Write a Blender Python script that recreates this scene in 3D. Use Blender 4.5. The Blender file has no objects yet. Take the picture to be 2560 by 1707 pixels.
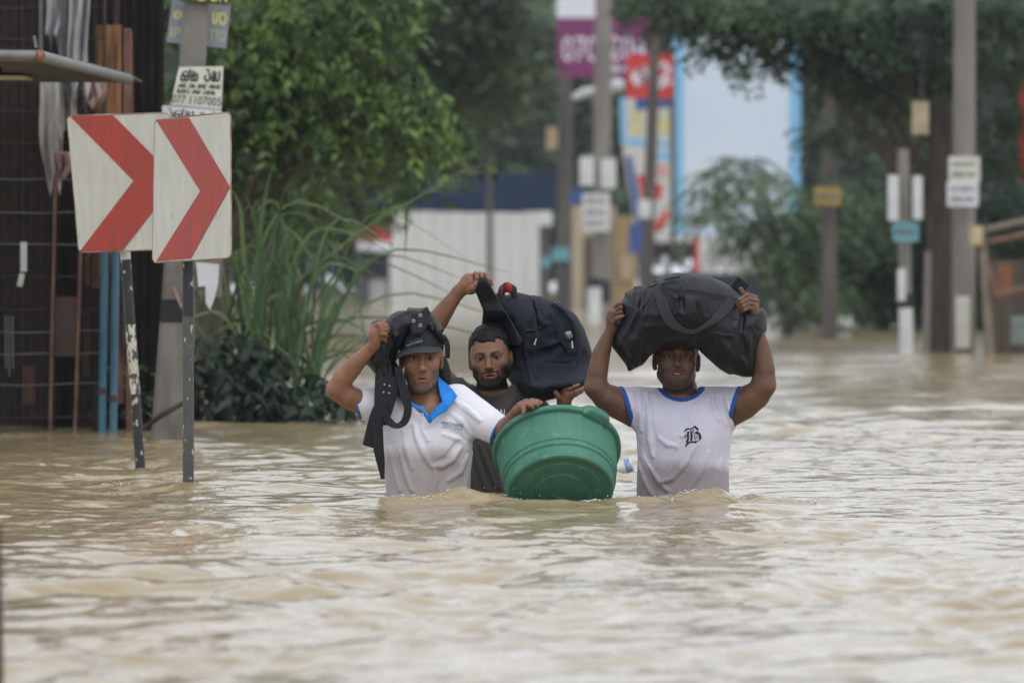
import bpy, bmesh, math, random
import numpy as np
from mathutils import Vector, Matrix
from mathutils.bvhtree import BVHTree
R = math.radians
rng = np.random.default_rng(7)
random.seed(7)
scene = bpy.context.scene

# ------------------------------------------------------------------ camera, sky, sun, exposure
FPX, CAMH, HORIZON = 14222.0, 0.83, 680.0     # focal length in photo pixels (200 mm), eye height above the flood, horizon row
cam_data = bpy.data.cameras.new('camera')
cam_data.lens = 200.0; cam_data.sensor_width = 36.0
cam_data.shift_y = -(853.5 - HORIZON) / 2560.0
cam_data.clip_start = 0.5; cam_data.clip_end = 3000.0
cam_data.dof.use_dof = True; cam_data.dof.focus_distance = 21.6; cam_data.dof.aperture_fstop = 4.4
cam = bpy.data.objects.new('camera', cam_data)
scene.collection.objects.link(cam)
cam.location = (0, 0, CAMH); cam.rotation_euler = (R(90), 0, 0)
scene.camera = cam

world = bpy.data.worlds.new('World'); scene.world = world; world.use_nodes = True
wn, wl = world.node_tree.nodes, world.node_tree.links
wn.clear()
sky = wn.new('ShaderNodeTexSky'); sky.sky_type = 'NISHITA'; sky.sun_disc = False
SUN_EL, SUN_AZ = 62.0, 155.0                    # azimuth clockwise from +Y: high, behind the camera and to the right
sky.sun_elevation = R(SUN_EL); sky.sun_rotation = R(SUN_AZ)
sky.altitude = 0; sky.air_density = 1.0; sky.dust_density = 1.5; sky.ozone_density = 1.0
bw = wn.new('ShaderNodeRGBToBW'); wl.new(sky.outputs[0], bw.inputs[0])
tint = wn.new('ShaderNodeMix'); tint.data_type = 'RGBA'; tint.inputs[0].default_value = 0.78     # cloud deck: most of the blue gone
wl.new(sky.outputs[0], tint.inputs[6]); wl.new(bw.outputs[0], tint.inputs[7])
bg = wn.new('ShaderNodeBackground'); bg.inputs[1].default_value = 0.13
deck = wn.new('ShaderNodeMix'); deck.data_type = 'RGBA'; deck.inputs[0].default_value = 0.72          # even grey overcast over the clear sky
wl.new(tint.outputs[2], deck.inputs[6]); deck.inputs[7].default_value = (6.1, 6.5, 7.15, 1)
wl.new(deck.outputs[2], bg.inputs[0])
wo = wn.new('ShaderNodeOutputWorld'); wl.new(bg.outputs[0], wo.inputs[0])

sun_data = bpy.data.lights.new('sun', 'SUN'); sun_data.energy = 0.7; sun_data.angle = R(35); sun_data.color = (1.0, 0.97, 0.93)
sun = bpy.data.objects.new('sun', sun_data); scene.collection.objects.link(sun)
sun.rotation_euler = (R(90 - SUN_EL), 0, R(180 - SUN_AZ))

vs = scene.view_settings
vs.view_transform = 'Standard'; vs.look = 'None'; vs.gamma = 1.0; vs.use_curve_mapping = False
vs.exposure = 0.68
scene.cycles.use_denoising = True
scene.cycles.max_bounces = 6; scene.cycles.diffuse_bounces = 3; scene.cycles.glossy_bounces = 3
scene.cycles.transmission_bounces = 3; scene.cycles.transparent_max_bounces = 4
scene.cycles.caustics_reflective = False; scene.cycles.caustics_refractive = False

# ------------------------------------------------------------------ small library
def W(px, py, Y):
    "photo pixel at distance Y -> point in the place"
    return np.array(((px - 1280.0) * Y / FPX, Y, CAMH - (py - HORIZON) * Y / FPX))
def ground_Y(py):
    return FPX * CAMH / (py - HORIZON)
def link(o, parent=None):
    scene.collection.objects.link(o)
    if parent is not None: o.parent = parent
    return o
def tag(o, label=None, cat=None, group=None, kind=None):
    if label: o['label'] = label
    if cat: o['category'] = cat
    if group: o['group'] = group
    if kind: o['kind'] = kind
    return o
def empty(name, label, cat, loc=(0, 0, 0), group=None):
    o = bpy.data.objects.new(name, None); o.location = loc; o.empty_display_size = 0.1
    link(o); tag(o, label, cat, group)
    return o
def set_parent(o, parent):
    o.parent = parent
    if parent is not None:
        l = Vector(parent.location)
        pp = parent.parent
        while pp is not None:
            l += Vector(pp.location); pp = pp.parent
        o.location = Vector(o.location) - l
    return o
def mesh_obj(name, verts, faces, material=None, parent=None, smooth=False, cols=None):
    "verts in place coordinates; the object's origin is put at its bounding-box centre"
    me = bpy.data.meshes.new(name)
    v = np.asarray(verts, dtype=np.float64).reshape(-1, 3)
    c = (v.min(0) + v.max(0)) / 2
    v = v - c
    if isinstance(faces, np.ndarray):
        n, k = faces.shape
        me.vertices.add(len(v)); me.vertices.foreach_set('co', v.astype(np.float32).ravel())
        me.loops.add(n * k); me.loops.foreach_set('vertex_index', faces.astype(np.int32).ravel())
        me.polygons.add(n); me.polygons.foreach_set('loop_start', np.arange(0, n * k, k, dtype=np.int32))
        me.update(calc_edges=True); me.validate()
    else:
        me.from_pydata([tuple(p) for p in v], [], [tuple(f) for f in faces]); me.update()
    if smooth:
        me.polygons.foreach_set('use_smooth', np.ones(len(me.polygons), dtype=bool))
    if cols is not None:
        a = me.color_attributes.new('col', 'FLOAT_COLOR', 'POINT')
        cc = np.ones((len(v), 4), dtype=np.float32); cc[:, :3] = cols
        a.data.foreach_set('color', cc.ravel())
    if material is not None: me.materials.append(material)
    o = bpy.data.objects.new(name, me); o.location = tuple(c)
    scene.collection.objects.link(o)
    if parent is not None: set_parent(o, parent)
    return o
class MB:
    "collects simple solids into one mesh"
    def __init__(s): s.v = []; s.f = []
    def add(s, v, f):
        o = len(s.v); s.v += [tuple(map(float, p)) for p in v]; s.f += [tuple(i + o for i in q) for q in f]; return s
    def box(s, c, d, rot=None):
        c = np.array(c, float); hx, hy, hz = np.array(d) / 2
        p = np.array([(x, y, z) for x in (-hx, hx) for y in (-hy, hy) for z in (-hz, hz)])
        if rot is not None: p = p @ np.array(rot).T
        s.add(p + c, [(0, 1, 3, 2), (4, 6, 7, 5), (0, 4, 5, 1), (2, 3, 7, 6), (0, 2, 6, 4), (1, 5, 7, 3)]); return s
    def tube(s, pts, rad, n=10, caps=True):
        pts = [np.array(p, float) for p in pts]
        rad = rad if hasattr(rad, '__len__') else [rad] * len(pts)
        rings = []; up = None
        for i, p in enumerate(pts):
            t = pts[min(i + 1, len(pts) - 1)] - pts[max(i - 1, 0)]; t = t / (np.linalg.norm(t) + 1e-9)
            if up is None:
                up = np.array((0, 0, 1.0)) if abs(t[2]) < 0.9 else np.array((0, 1.0, 0))
            a = np.cross(up, t); a /= np.linalg.norm(a) + 1e-9; b = np.cross(t, a); up = b
            rings.append([p + rad[i] * (math.cos(q) * a + math.sin(q) * b) for q in np.linspace(0, 2 * math.pi, n, endpoint=False)])
        v = [q for r in rings for q in r]; f = []
        for i in range(len(pts) - 1):
            for j in range(n):
                k = (j + 1) % n
                f.append((i * n + j, i * n + k, (i + 1) * n + k, (i + 1) * n + j))
        if caps:
            f.append(tuple(range(n - 1, -1, -1))); f.append(tuple((len(pts) - 1) * n + j for j in range(n)))
        return s.add(v, f)
    def prism(s, poly, mapf, d):
        "poly: 2-D outline; mapf(u,v,w)->point; w from 0 to d"
        n = len(poly)
        v = [mapf(u, q, 0.0) for u, q in poly] + [mapf(u, q, d) for u, q in poly]
        f = [tuple(range(n)), tuple(range(2 * n - 1, n - 1, -1))] + [(i, n + i, n + (i + 1) % n, (i + 1) % n) for i in range(n)]
        return s.add(v, f)
    def build(s, name, mat, parent=None, smooth=False, bevel=0.0):
        o = mesh_obj(name, s.v, s.f, mat, parent, smooth)
        bm = bmesh.new(); bm.from_mesh(o.data); bmesh.ops.recalc_face_normals(bm, faces=bm.faces); bm.to_mesh(o.data); bm.free()
        if bevel:
            m = o.modifiers.new('bevel', 'BEVEL'); m.width = bevel; m.segments = 2; m.limit_method = 'ANGLE'
        return o
def auto_smooth(o, ang=40):
    for p in o.data.polygons: p.use_smooth = True
    try: o.data.set_sharp_from_angle(angle=R(ang))
    except Exception: pass
    return o

# ------------------------------------------------------------------ materials
def mat(name, col, rough=0.8, var=0.15, scale=8.0, bump=0.0, bscale=60.0, metal=0.0, spec=0.4, col2=None, lo=0.35, hi=0.65, stretch=(1, 1, 1),
        attr=None, detail=6.0, transl=0.0, col3=None, s3=30.0, lo3=0.55, hi3=0.7, sheen=0.0, wet=None):
    m = bpy.data.materials.new(name); m.use_nodes = True
    n, l = m.node_tree.nodes, m.node_tree.links
    b = n['Principled BSDF']; out = n['Material Output']
    tc = n.new('ShaderNodeTexCoord'); mp = n.new('ShaderNodeMapping'); mp.inputs['Scale'].default_value = stretch
    l.new(tc.outputs['Object'], mp.inputs[0])
    nz = n.new('ShaderNodeTexNoise'); nz.inputs['Scale'].default_value = scale; nz.inputs['Detail'].default_value = detail
    l.new(mp.outputs[0], nz.inputs['Vector'])
    rmp = n.new('ShaderNodeMapRange'); rmp.inputs[1].default_value = lo; rmp.inputs[2].default_value = hi
    l.new(nz.outputs[0], rmp.inputs[0])
    mx = n.new('ShaderNodeMix'); mx.data_type = 'RGBA'; l.new(rmp.outputs[0], mx.inputs[0])
    if attr:
        at = n.new('ShaderNodeAttribute'); at.attribute_name = attr
        mu = n.new('ShaderNodeMix'); mu.data_type = 'RGBA'; mu.blend_type = 'MULTIPLY'; mu.inputs[0].default_value = 1.0
        l.new(at.outputs[0], mu.inputs[6]); mu.inputs[7].default_value = (1 - var, 1 - var, 1 - var, 1)
        l.new(mu.outputs[2], mx.inputs[6]); l.new(at.outputs[0], mx.inputs[7])
    else:
        c2 = col2 if col2 is not None else [min(1, c * (1 + var)) for c in col]
        c1 = col if col2 is not None else [c * (1 - var) for c in col]
        mx.inputs[6].default_value = (*c1, 1); mx.inputs[7].default_value = (*c2, 1)
    cout = mx.outputs[2]
    if col3 is not None:
        n3 = n.new('ShaderNodeTexNoise'); n3.inputs['Scale'].default_value = s3; n3.inputs['Detail'].default_value = 8
        l.new(mp.outputs[0], n3.inputs['Vector'])
        r3 = n.new('ShaderNodeMapRange'); r3.inputs[1].default_value = lo3; r3.inputs[2].default_value = hi3; l.new(n3.outputs[0], r3.inputs[0])
        m3 = n.new('ShaderNodeMix'); m3.data_type = 'RGBA'; l.new(r3.outputs[0], m3.inputs[0]); l.new(cout, m3.inputs[6]); m3.inputs[7].default_value = (*col3, 1)
        cout = m3.outputs[2]
    if wet is not None:                       # soaked hem: cloth below the splash line takes up muddy water
        wcol, wz, wsp = wet
        ge = n.new('ShaderNodeNewGeometry'); sp = n.new('ShaderNodeSeparateXYZ'); l.new(ge.outputs['Position'], sp.inputs[0])
        nw = n.new('ShaderNodeTexNoise'); nw.inputs['Scale'].default_value = 9; nw.inputs['Detail'].default_value = 5; l.new(ge.outputs['Position'], nw.inputs['Vector'])
        ma = n.new('ShaderNodeMath'); ma.operation = 'MULTIPLY_ADD'; l.new(nw.outputs[0], ma.inputs[0]); ma.inputs[1].default_value = -wsp * 2.2; l.new(sp.outputs[2], ma.inputs[2])
        rw = n.new('ShaderNodeMapRange'); rw.inputs[1].default_value = wz - wsp; rw.inputs[2].default_value = wz - wsp * 1.9; l.new(ma.outputs[0], rw.inputs[0])
        mw = n.new('ShaderNodeMix'); mw.data_type = 'RGBA'; mw.blend_type = 'MULTIPLY'; l.new(rw.outputs[0], mw.inputs[0]); l.new(cout, mw.inputs[6]); mw.inputs[7].default_value = (*wcol, 1)
        cout = mw.outputs[2]
    l.new(cout, b.inputs['Base Color'])
    b.inputs['Roughness'].default_value = rough; b.inputs['Metallic'].default_value = metal; b.inputs['Specular IOR Level'].default_value = spec
    if sheen: b.inputs['Sheen Weight'].default_value = sheen
    if bump:
        n2 = n.new('ShaderNodeTexNoise'); n2.inputs['Scale'].default_value = bscale; n2.inputs['Detail'].default_value = 4
        l.new(mp.outputs[0], n2.inputs['Vector'])
        bp = n.new('ShaderNodeBump'); bp.inputs['Strength'].default_value = 1.0; bp.inputs['Distance'].default_value = bump
        l.new(n2.outputs[0], bp.inputs['Height']); l.new(bp.outputs[0], b.inputs['Normal'])
    if transl:
        t = n.new('ShaderNodeBsdfTranslucent'); l.new(cout, t.inputs[0])
        ms = n.new('ShaderNodeMixShader'); ms.inputs[0].default_value = transl
        l.new(b.outputs[0], ms.inputs[1]); l.new(t.outputs[0], ms.inputs[2]); l.new(ms.outputs[0], out.inputs[0])
    return m
def srgb(r, g, b):
    f = lambda c: (c / 255 / 12.92) if c / 255 <= 0.04045 else ((c / 255 + 0.055) / 1.055) ** 2.4
    return (f(r), f(g), f(b))

# ------------------------------------------------------------------ implicit modelling: rectilinear field + surface nets
def spaced(lo, hi, coarse, fine=()):
    "1-D sample positions: 'coarse' step, finer inside the (a,b,step) intervals"
    out = [lo]; x = lo
    while x < hi:
        st = coarse
        for a, b, s in fine:
            if a <= x <= b: st = min(st, s)
            elif x < a and x + st > a: st = max(a - x + 1e-6, s)
        x += st; out.append(x)
    return np.array(out)
class Field:
    FAR = 0.06
    def __init__(s, xs, ys, zs):
        s.x, s.y, s.z = [np.asarray(a, dtype=np.float32) for a in (xs, ys, zs)]
        s.v = np.full((len(s.x), len(s.y), len(s.z)), s.FAR, dtype=np.float32)
    def copy(s):
        o = Field.__new__(Field); o.x, o.y, o.z = s.x, s.y, s.z; o.v = s.v.copy(); return o
    def block(s, lo, hi):
        sl = []
        for a, l, h in ((s.x, lo[0], hi[0]), (s.y, lo[1], hi[1]), (s.z, lo[2], hi[2])):
            i = max(0, int(np.searchsorted(a, l)) - 1); j = min(len(a), int(np.searchsorted(a, h)) + 1)
            sl.append(slice(i, max(j, i)))
        return tuple(sl)
    def coords(s, sl):
        return s.x[sl[0]][:, None, None], s.y[sl[1]][None, :, None], s.z[sl[2]][None, None, :]
    def apply(s, fn, lo, hi, k=0.01, op='u'):
        pad = k + 0.012
        sl = s.block(np.array(lo) - pad, np.array(hi) + pad)
        if any(q.stop <= q.start for q in sl): return
        X, Y, Z = s.coords(sl)
        d = fn(X, Y, Z).astype(np.float32); a = s.v[sl]
        d = np.broadcast_to(d, a.shape)
        if op == 'u':
            h = np.clip(0.5 + 0.5 * (a - d) / k, 0, 1); s.v[sl] = a + (d - a) * h - k * h * (1 - h)
        else:
            d = -d; h = np.clip(0.5 + 0.5 * (d - a) / k, 0, 1); s.v[sl] = a + (d - a) * h + k * h * (1 - h)
    def cap(s, a, b, ra, rb=None, k=0.01, op='u'):
        rb = ra if rb is None else rb
        a = np.array(a, float); b = np.array(b, float); ba = b - a; l2 = float(ba @ ba) + 1e-12; m = max(ra, rb)
        def fn(X, Y, Z):
            t = np.clip(((X - a[0]) * ba[0] + (Y - a[1]) * ba[1] + (Z - a[2]) * ba[2]) / l2, 0, 1)
            return np.sqrt((X - a[0] - t * ba[0]) ** 2 + (Y - a[1] - t * ba[1]) ** 2 + (Z - a[2] - t * ba[2]) ** 2) - (ra + (rb - ra) * t)
        s.apply(fn, np.minimum(a, b) - m, np.maximum(a, b) + m, k, op)
    def chain(s, pts, rad, k=0.01, op='u'):
        "tapering limb along pts; its own segments meet without swelling, the whole is blended in with k"
        pts = [np.array(p, float) for p in pts]; m = max(rad); A = np.array(pts)
        def fn(X, Y, Z):
            out = None
            for a, b, ra, rb in zip(pts[:-1], pts[1:], rad[:-1], rad[1:]):
                ba = b - a; l2 = float(ba @ ba) + 1e-12
                t = np.clip(((X - a[0]) * ba[0] + (Y - a[1]) * ba[1] + (Z - a[2]) * ba[2]) / l2, 0, 1)
                d = np.sqrt((X - a[0] - t * ba[0]) ** 2 + (Y - a[1] - t * ba[1]) ** 2 + (Z - a[2] - t * ba[2]) ** 2) - (ra + (rb - ra) * t)
                out = d if out is None else np.minimum(out, d)
            return out
        s.apply(fn, A.min(0) - m, A.max(0) + m, k, op)
    def ell(s, c, r, k=0.01, op='u', T=None):
        c = np.array(c, float); r = np.array(r, float)
        if T is None: T = (np.zeros(3), np.eye(3), np.ones(3))
        o, M, sc = T
        pts = np.array([(c + r * np.array(q)) * sc for q in [(x, y, z) for x in (-1, 1) for y in (-1, 1) for z in (-1, 1)]]) @ M.T + o
        def fn(X, Y, Z):
            L = to_local((X, Y, Z), T)
            q = [(L[i] - c[i]) / r[i] for i in range(3)]
            k0 = np.sqrt(q[0] ** 2 + q[1] ** 2 + q[2] ** 2) + 1e-6
            k1 = np.sqrt((q[0] / r[0]) ** 2 + (q[1] / r[1]) ** 2 + (q[2] / r[2]) ** 2) + 1e-6
            return k0 * (k0 - 1) / k1
        s.apply(fn, pts.min(0), pts.max(0), k, op)
    def front_y(s, x, z, default):
        "first surface met when looking along +y at (x, z)"
        i = int(np.clip(np.searchsorted(s.x, x), 0, len(s.x) - 1)); k = int(np.clip(np.searchsorted(s.z, z), 0, len(s.z) - 1))
        c = s.v[i, :, k]; n = np.argmax(c < 0)
        if c[n] >= 0: return default
        if n == 0: return float(s.y[0])
        t = c[n - 1] / (c[n - 1] - c[n]); return float(s.y[n - 1] + t * (s.y[n] - s.y[n - 1]))
    def lcap(s, a, b, ra, rb, k, op, T):
        o, M, sc = T
        s.cap(M @ (np.array(a) * sc) + o, M @ (np.array(b) * sc) + o, ra * sc[0], rb * sc[0], k, op)
    def mesh(s):
        v = s.v; S = (v < 0)
        nx, ny, nz = v.shape
        c = np.zeros((nx - 1, ny - 1, nz - 1), dtype=np.uint8)
        for i in (0, 1):
            for j in (0, 1):
                for k in (0, 1): c += S[i:nx - 1 + i, j:ny - 1 + j, k:nz - 1 + k]
        act = np.argwhere((c > 0) & (c < 8))
        idx = np.full(c.shape, -1, dtype=np.int32); idx[act[:, 0], act[:, 1], act[:, 2]] = np.arange(len(act))
        acc = np.zeros((len(act), 3)); cnt = np.zeros(len(act))
        corners = [(i, j, k) for i in (0, 1) for j in (0, 1) for k in (0, 1)]
        for a in corners:
            for ax in range(3):
                if a[ax] == 1: continue
                b = list(a); b[ax] = 1
                va = v[act[:, 0] + a[0], act[:, 1] + a[1], act[:, 2] + a[2]].astype(np.float64)
                vb = v[act[:, 0] + b[0], act[:, 1] + b[1], act[:, 2] + b[2]].astype(np.float64)
                m = (va < 0) != (vb < 0)
                t = np.where(m, va / np.where(m, va - vb, 1), 0)
                p = np.array(a, float)[None, :].repeat(len(act), 0); p[:, ax] += t
                acc[m] += p[m]; cnt[m] += 1
        loc = act + acc / cnt[:, None]
        P = np.stack([np.interp(loc[:, 0], np.arange(nx), s.x), np.interp(loc[:, 1], np.arange(ny), s.y), np.interp(loc[:, 2], np.arange(nz), s.z)], 1)
        quads = []
        for ax in range(3):
            o1, o2 = [(1, 2), (2, 0), (0, 1)][ax]
            A = [slice(None)] * 3; B = [slice(None)] * 3
            A[ax] = slice(0, v.shape[ax] - 1); B[ax] = slice(1, None)
            for o in (o1, o2): A[o] = slice(1, v.shape[o] - 1); B[o] = slice(1, v.shape[o] - 1)
            sa, sb = S[tuple(A)], S[tuple(B)]
            e = np.argwhere(sa != sb)
            ins = sa[e[:, 0], e[:, 1], e[:, 2]]
            e = e.copy(); e[:, o1] += 1; e[:, o2] += 1
            def cell(d1, d2):
                q = e.copy(); q[:, o1] += d1; q[:, o2] += d2
                return idx[q[:, 0], q[:, 1], q[:, 2]]
            q = np.stack([cell(-1, -1), cell(0, -1), cell(0, 0), cell(-1, 0)], 1)
            q[~ins] = q[~ins][:, ::-1]
            quads.append(q)
        q = np.concatenate(quads); q = q[(q >= 0).all(1)]
        return P, q
def to_local(p, T):
    o, M, sc = T
    d = [p[i] - o[i] for i in range(3)]
    return [(d[0] * M[0, i] + d[1] * M[1, i] + d[2] * M[2, i]) / sc[i] for i in range(3)]
def field_obj(F, name, material, parent=None, colfn=None, relax=0):
    P, q = F.mesh()
    o = mesh_obj(name, P, q, material, parent, smooth=True, cols=None if colfn is None else colfn(P))
    return o, P, q
def wobble(seed, freq, n=7):
    "cheap smooth pseudo-noise of three coordinates, about -1..1"
    g = np.random.default_rng(seed); K = g.normal(size=(n, 3)) * freq; ph = g.uniform(0, 6.28, n)
    def fn(X, Y, Z):
        r = 0
        for i in range(n): r = r + np.sin(X * K[i, 0] + Y * K[i, 1] + Z * K[i, 2] + ph[i])
        return r / math.sqrt(n)
    return fn
def bvh_of(P, q): return BVHTree.FromPolygons([tuple(p) for p in P], [tuple(f) for f in q.tolist()])
def poly_sd(pts, X, Z):
    "signed distance to a polygon in the x-z plane (negative inside)"
    d = np.full(np.broadcast(X, Z).shape, 1e9); ins = np.zeros(d.shape, bool); n = len(pts)
    for i in range(n):
        (ax, az), (bx_, bz) = pts[i], pts[(i + 1) % n]
        ex, ez = bx_ - ax, bz - az
        t = np.clip(((X - ax) * ex + (Z - az) * ez) / (ex * ex + ez * ez + 1e-12), 0, 1)
        d = np.minimum(d, (X - ax - t * ex) ** 2 + (Z - az - t * ez) ** 2)
        c = ((az > Z) != (bz > Z)) & (X < ex * (Z - az) / (ez + (1e-12 if ez >= 0 else -1e-12)) + ax)
        ins ^= c
    return np.where(ins, -1, 1) * np.sqrt(d)
class Pillow:
    "a stuffed cloth body: outline in the x-z plane, swelling to half thickness T with edges rounded over width w"
    def __init__(s, outline_px, Y, T, w, step=.004, yoff=None, seed=1, wr=.06, wfreq=30.0, back=1.0, yr=.06):
        P = np.array([W(a, b, Y) for a, b in outline_px]); s.Y = Y
        lo, hi = P.min(0), P.max(0)
        s.F = Field(spaced(lo[0] - .015, hi[0] + .015, step), spaced(Y - T * 1.25 - .02 - (0 if yoff is None else yr), Y + T * back * 1.2 + .02 + (0 if yoff is None else yr), step * 1.1), spaced(lo[2] - .015, hi[2] + .015, step))
        F = s.F; X2, Z2 = F.x[:, None].astype(float), F.z[None, :].astype(float)
        sd = poly_sd([(p[0], p[2]) for p in P], X2, Z2); s.sd = sd
        u = np.clip(-sd / w, 0, 1); t = T * np.sqrt(np.clip(1 - (1 - u) ** 2, 0, 1))
        nz = wobble(seed, wfreq)(X2, 0 * X2, Z2 * .8) + .5 * wobble(seed + 3, wfreq * 2.3)(X2, 0 * X2, Z2)
        cr = 1 - np.abs(wobble(seed + 9, wfreq * 1.3)(X2 + .03 * nz, 0 * X2, Z2 * .7)); cr = np.clip(cr, 0, 1) ** 3      # sharp crumple ridges
        t = t * (1 + wr * nz + wr * 1.6 * (cr - .4))
        s.t = np.where(sd < 0, t, -np.minimum(sd, .05)); s.yc = Y + (0 if yoff is None else yoff(X2, Z2)) + 0 * X2 + 0 * Z2
        Yv = F.y[None, :, None].astype(float); dy = Yv - s.yc[:, None, :]
        F.v = (np.where(dy < 0, -dy - s.t[:, None, :], dy - s.t[:, None, :] * back) * .75).astype(np.float32)
        F.v = np.clip(F.v, -.06, .06)
    def front(s, x, z):
        i = np.clip(np.searchsorted(s.F.x, x), 1, len(s.F.x) - 1); k = np.clip(np.searchsorted(s.F.z, z), 1, len(s.F.z) - 1)
        return s.yc[i, k] - max(s.t[i, k], 0)
    def on(s, px, py, lift=0.0):
        p = W(px, py, s.Y); y = s.front(p[0], p[2]); p = W(px, py, y); y = s.front(p[0], p[2]); return W(px, py, y - lift)
    def fold(s, pts, r, h, op='u'):
        q = [s.on(a, b, -(r - h) if op == 'u' else (r - h)) for a, b in pts]; n = len(q)
        s.F.chain(q, [r * (.45 + .55 * math.sin(math.pi * (i + .5) / n)) for i in range(n)], .007, op)
def euler(yaw=0, pitch=0, roll=0):
    "yaw: + turns the face (looking to -Y) to the viewer's right; pitch: + lifts the chin; roll: + tips the head's top to the viewer's left"
    return np.array(Matrix.Rotation(R(-roll), 3, 'Y') @ Matrix.Rotation(R(yaw), 3, 'Z') @ Matrix.Rotation(R(-pitch), 3, 'X'))
def smoothstep(a, b, x):
    t = np.clip((x - a) / (b - a), 0, 1); return t * t * (3 - 2 * t)

# ------------------------------------------------------------------ lettering and ribbons
def text_poly(s, size=1.0):
    "2-D outline mesh (verts, faces) of a line of text, baseline at 0, left at 0"
    cu = bpy.data.curves.new('txt', 'FONT'); cu.body = s; cu.size = size; cu.resolution_u = 3
    ob = bpy.data.objects.new('txt', cu); scene.collection.objects.link(ob)
    dg = bpy.context.evaluated_depsgraph_get(); dg.update()
    me = bpy.data.meshes.new_from_object(ob.evaluated_get(dg))
    v = np.array([p.co[:] for p in me.vertices]).reshape(-1, 3)[:, :2]; f = [tuple(p.vertices) for p in me.polygons]
    bpy.data.objects.remove(ob); bpy.data.curves.remove(cu); bpy.data.meshes.remove(me)
    return v, f
def fit(v, w, h=None):
    mn, mx = v.min(0), v.max(0); d = mx - mn
    v = (v - mn) / d
    return v * np.array((w, h if h is not None else w * d[1] / d[0]))
def strokes_poly(lines, w):
    "hand-drawn letters: each polyline becomes a strip of quads of width w"
    V, Fc = [], []
    for ln in lines:
        p = np.array(ln, float)
        if len(p) < 2: continue
        t = np.gradient(p, axis=0); t /= np.linalg.norm(t, axis=1)[:, None] + 1e-9
        nrm = np.stack([-t[:, 1], t[:, 0]], 1) * w / 2
        o = len(V)
        for i in range(len(p)): V += [p[i] + nrm[i], p[i] - nrm[i]]
        for i in range(len(p) - 1): Fc.append((o + 2 * i, o + 2 * i + 1, o + 2 * i + 3, o + 2 * i + 2))
    return np.array(V), Fc
def arc(cx, cy, rx, ry, a0, a1, n=14):
    return [(cx + rx * math.cos(R(a)), cy + ry * math.sin(R(a))) for a in np.linspace(a0, a1, n)]
def ribbon(pts, widths, thick, name, material, parent=None, face=(0, -1, 0), n=None, crown=0.0):
    "webbing: a strip of the given widths along pts, its flat side towards 'face' (one vector, or one for each point)"
    p = np.array(pts, float); m = len(p)
    w = np.array(widths if hasattr(widths, '__len__') else [widths] * m, float)
    if n:
        tt = np.linspace(0, m - 1, n); 
        def cr(a):
            a = np.asarray(a, float); out = []
            for t in tt:
                i = min(int(t), m - 2); u = t - i
                p0, p1, p2, p3 = a[max(i - 1, 0)], a[i], a[i + 1], a[min(i + 2, m - 1)]
                out.append(0.5 * ((2 * p1) + (p2 - p0) * u + (2 * p0 - 5 * p1 + 4 * p2 - p3) * u ** 2 + (3 * p1 - p0 - 3 * p2 + p3) * u ** 3))
            return np.array(out)
        if np.ndim(face) == 2: face = cr(face)
        p, w = cr(p), cr(w); m = n
    fc = np.array(face, float); fc = np.repeat(fc[None], m, 0) if fc.ndim == 1 else fc
    t = np.gradient(p, axis=0); t /= np.linalg.norm(t, axis=1)[:, None] + 1e-9
    s = np.cross(t, fc); s /= np.linalg.norm(s, axis=1)[:, None] + 1e-9
    nn = np.cross(s, t); nn /= np.linalg.norm(nn, axis=1)[:, None] + 1e-9
    if (nn * fc).sum() < 0: nn = -nn
    V, Fc = [], []
    prof = [(-1, -.3), (-.9, .5), (0, .5 + crown), (.9, .5), (1, -.3), (.9, -.5), (-.9, -.5)]
    L = len(prof)
    for i in range(m):
        for a, b in prof: V.append(p[i] + s[i] * a * w[i] / 2 + nn[i] * b * thick)
    for i in range(m - 1):
        for j in range(L):
            k = (j + 1) % L; Fc.append((i * L + j, i * L + k, (i + 1) * L + k, (i + 1) * L + j))
    Fc.append(tuple(range(L))); Fc.append(tuple((m - 1) * L + j for j in range(L - 1, -1, -1)))
    o = mesh_obj(name, V, Fc, material, parent, smooth=True)
    bm = bmesh.new(); bm.from_mesh(o.data); bmesh.ops.recalc_face_normals(bm, faces=bm.faces); bm.to_mesh(o.data); bm.free()
    auto_smooth(o, 35)
    return o
# ------------------------------------------------------------------ flood water
def wave_height(X, Y, SP):
    "short choppy sea; SP = local mesh spacing, so that no wave is drawn finer than the mesh can carry"
    g = np.random.default_rng(11)
    warp = 0.12 * np.sin(0.9 * X + 0.6 * Y + 1) + 0.10 * np.sin(1.7 * X - 0.8 * Y) + .04 * np.sin(5.1 * X + 3.3 * Y)
    Z = np.zeros_like(X)
    nz = wobble(3, 1.5)(X, Y * .55, 0 * X) + .5 * wobble(4, 4.0)(X, Y * .55, 0 * X)
    patch = 0.55 + 0.9 * smoothstep(0.0, 1.7, nz)            # calmer sheets between choppy patches
    n = 64
    for i in range(n):
        lam = 0.10 * (2.4 / 0.10) ** (i / (n - 1))
        th = g.normal(math.pi / 2 + 0.15, 0.85)
        k = 2 * math.pi / lam; ph = g.uniform(0, 6.28)
        a = (0.0124 * lam if lam < .5 else .0058 * (lam / .5) ** .15) * (0.6 + 0.8 * g.random())
        arg = k * (math.cos(th) * (X + warp * 0.5) + math.sin(th) * (Y + warp)) + ph
        s = np.sin(arg)
        s = s * 0.5 + 0.5 * (1 - 2 * np.abs(np.sin(arg / 2 + 0.4)))        # peaked crests
        w = smoothstep(.55, .28, SP / lam)
        Z += a * s * w * (patch if lam < 1 else (.6 + .4 * patch))
    return Z
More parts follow.
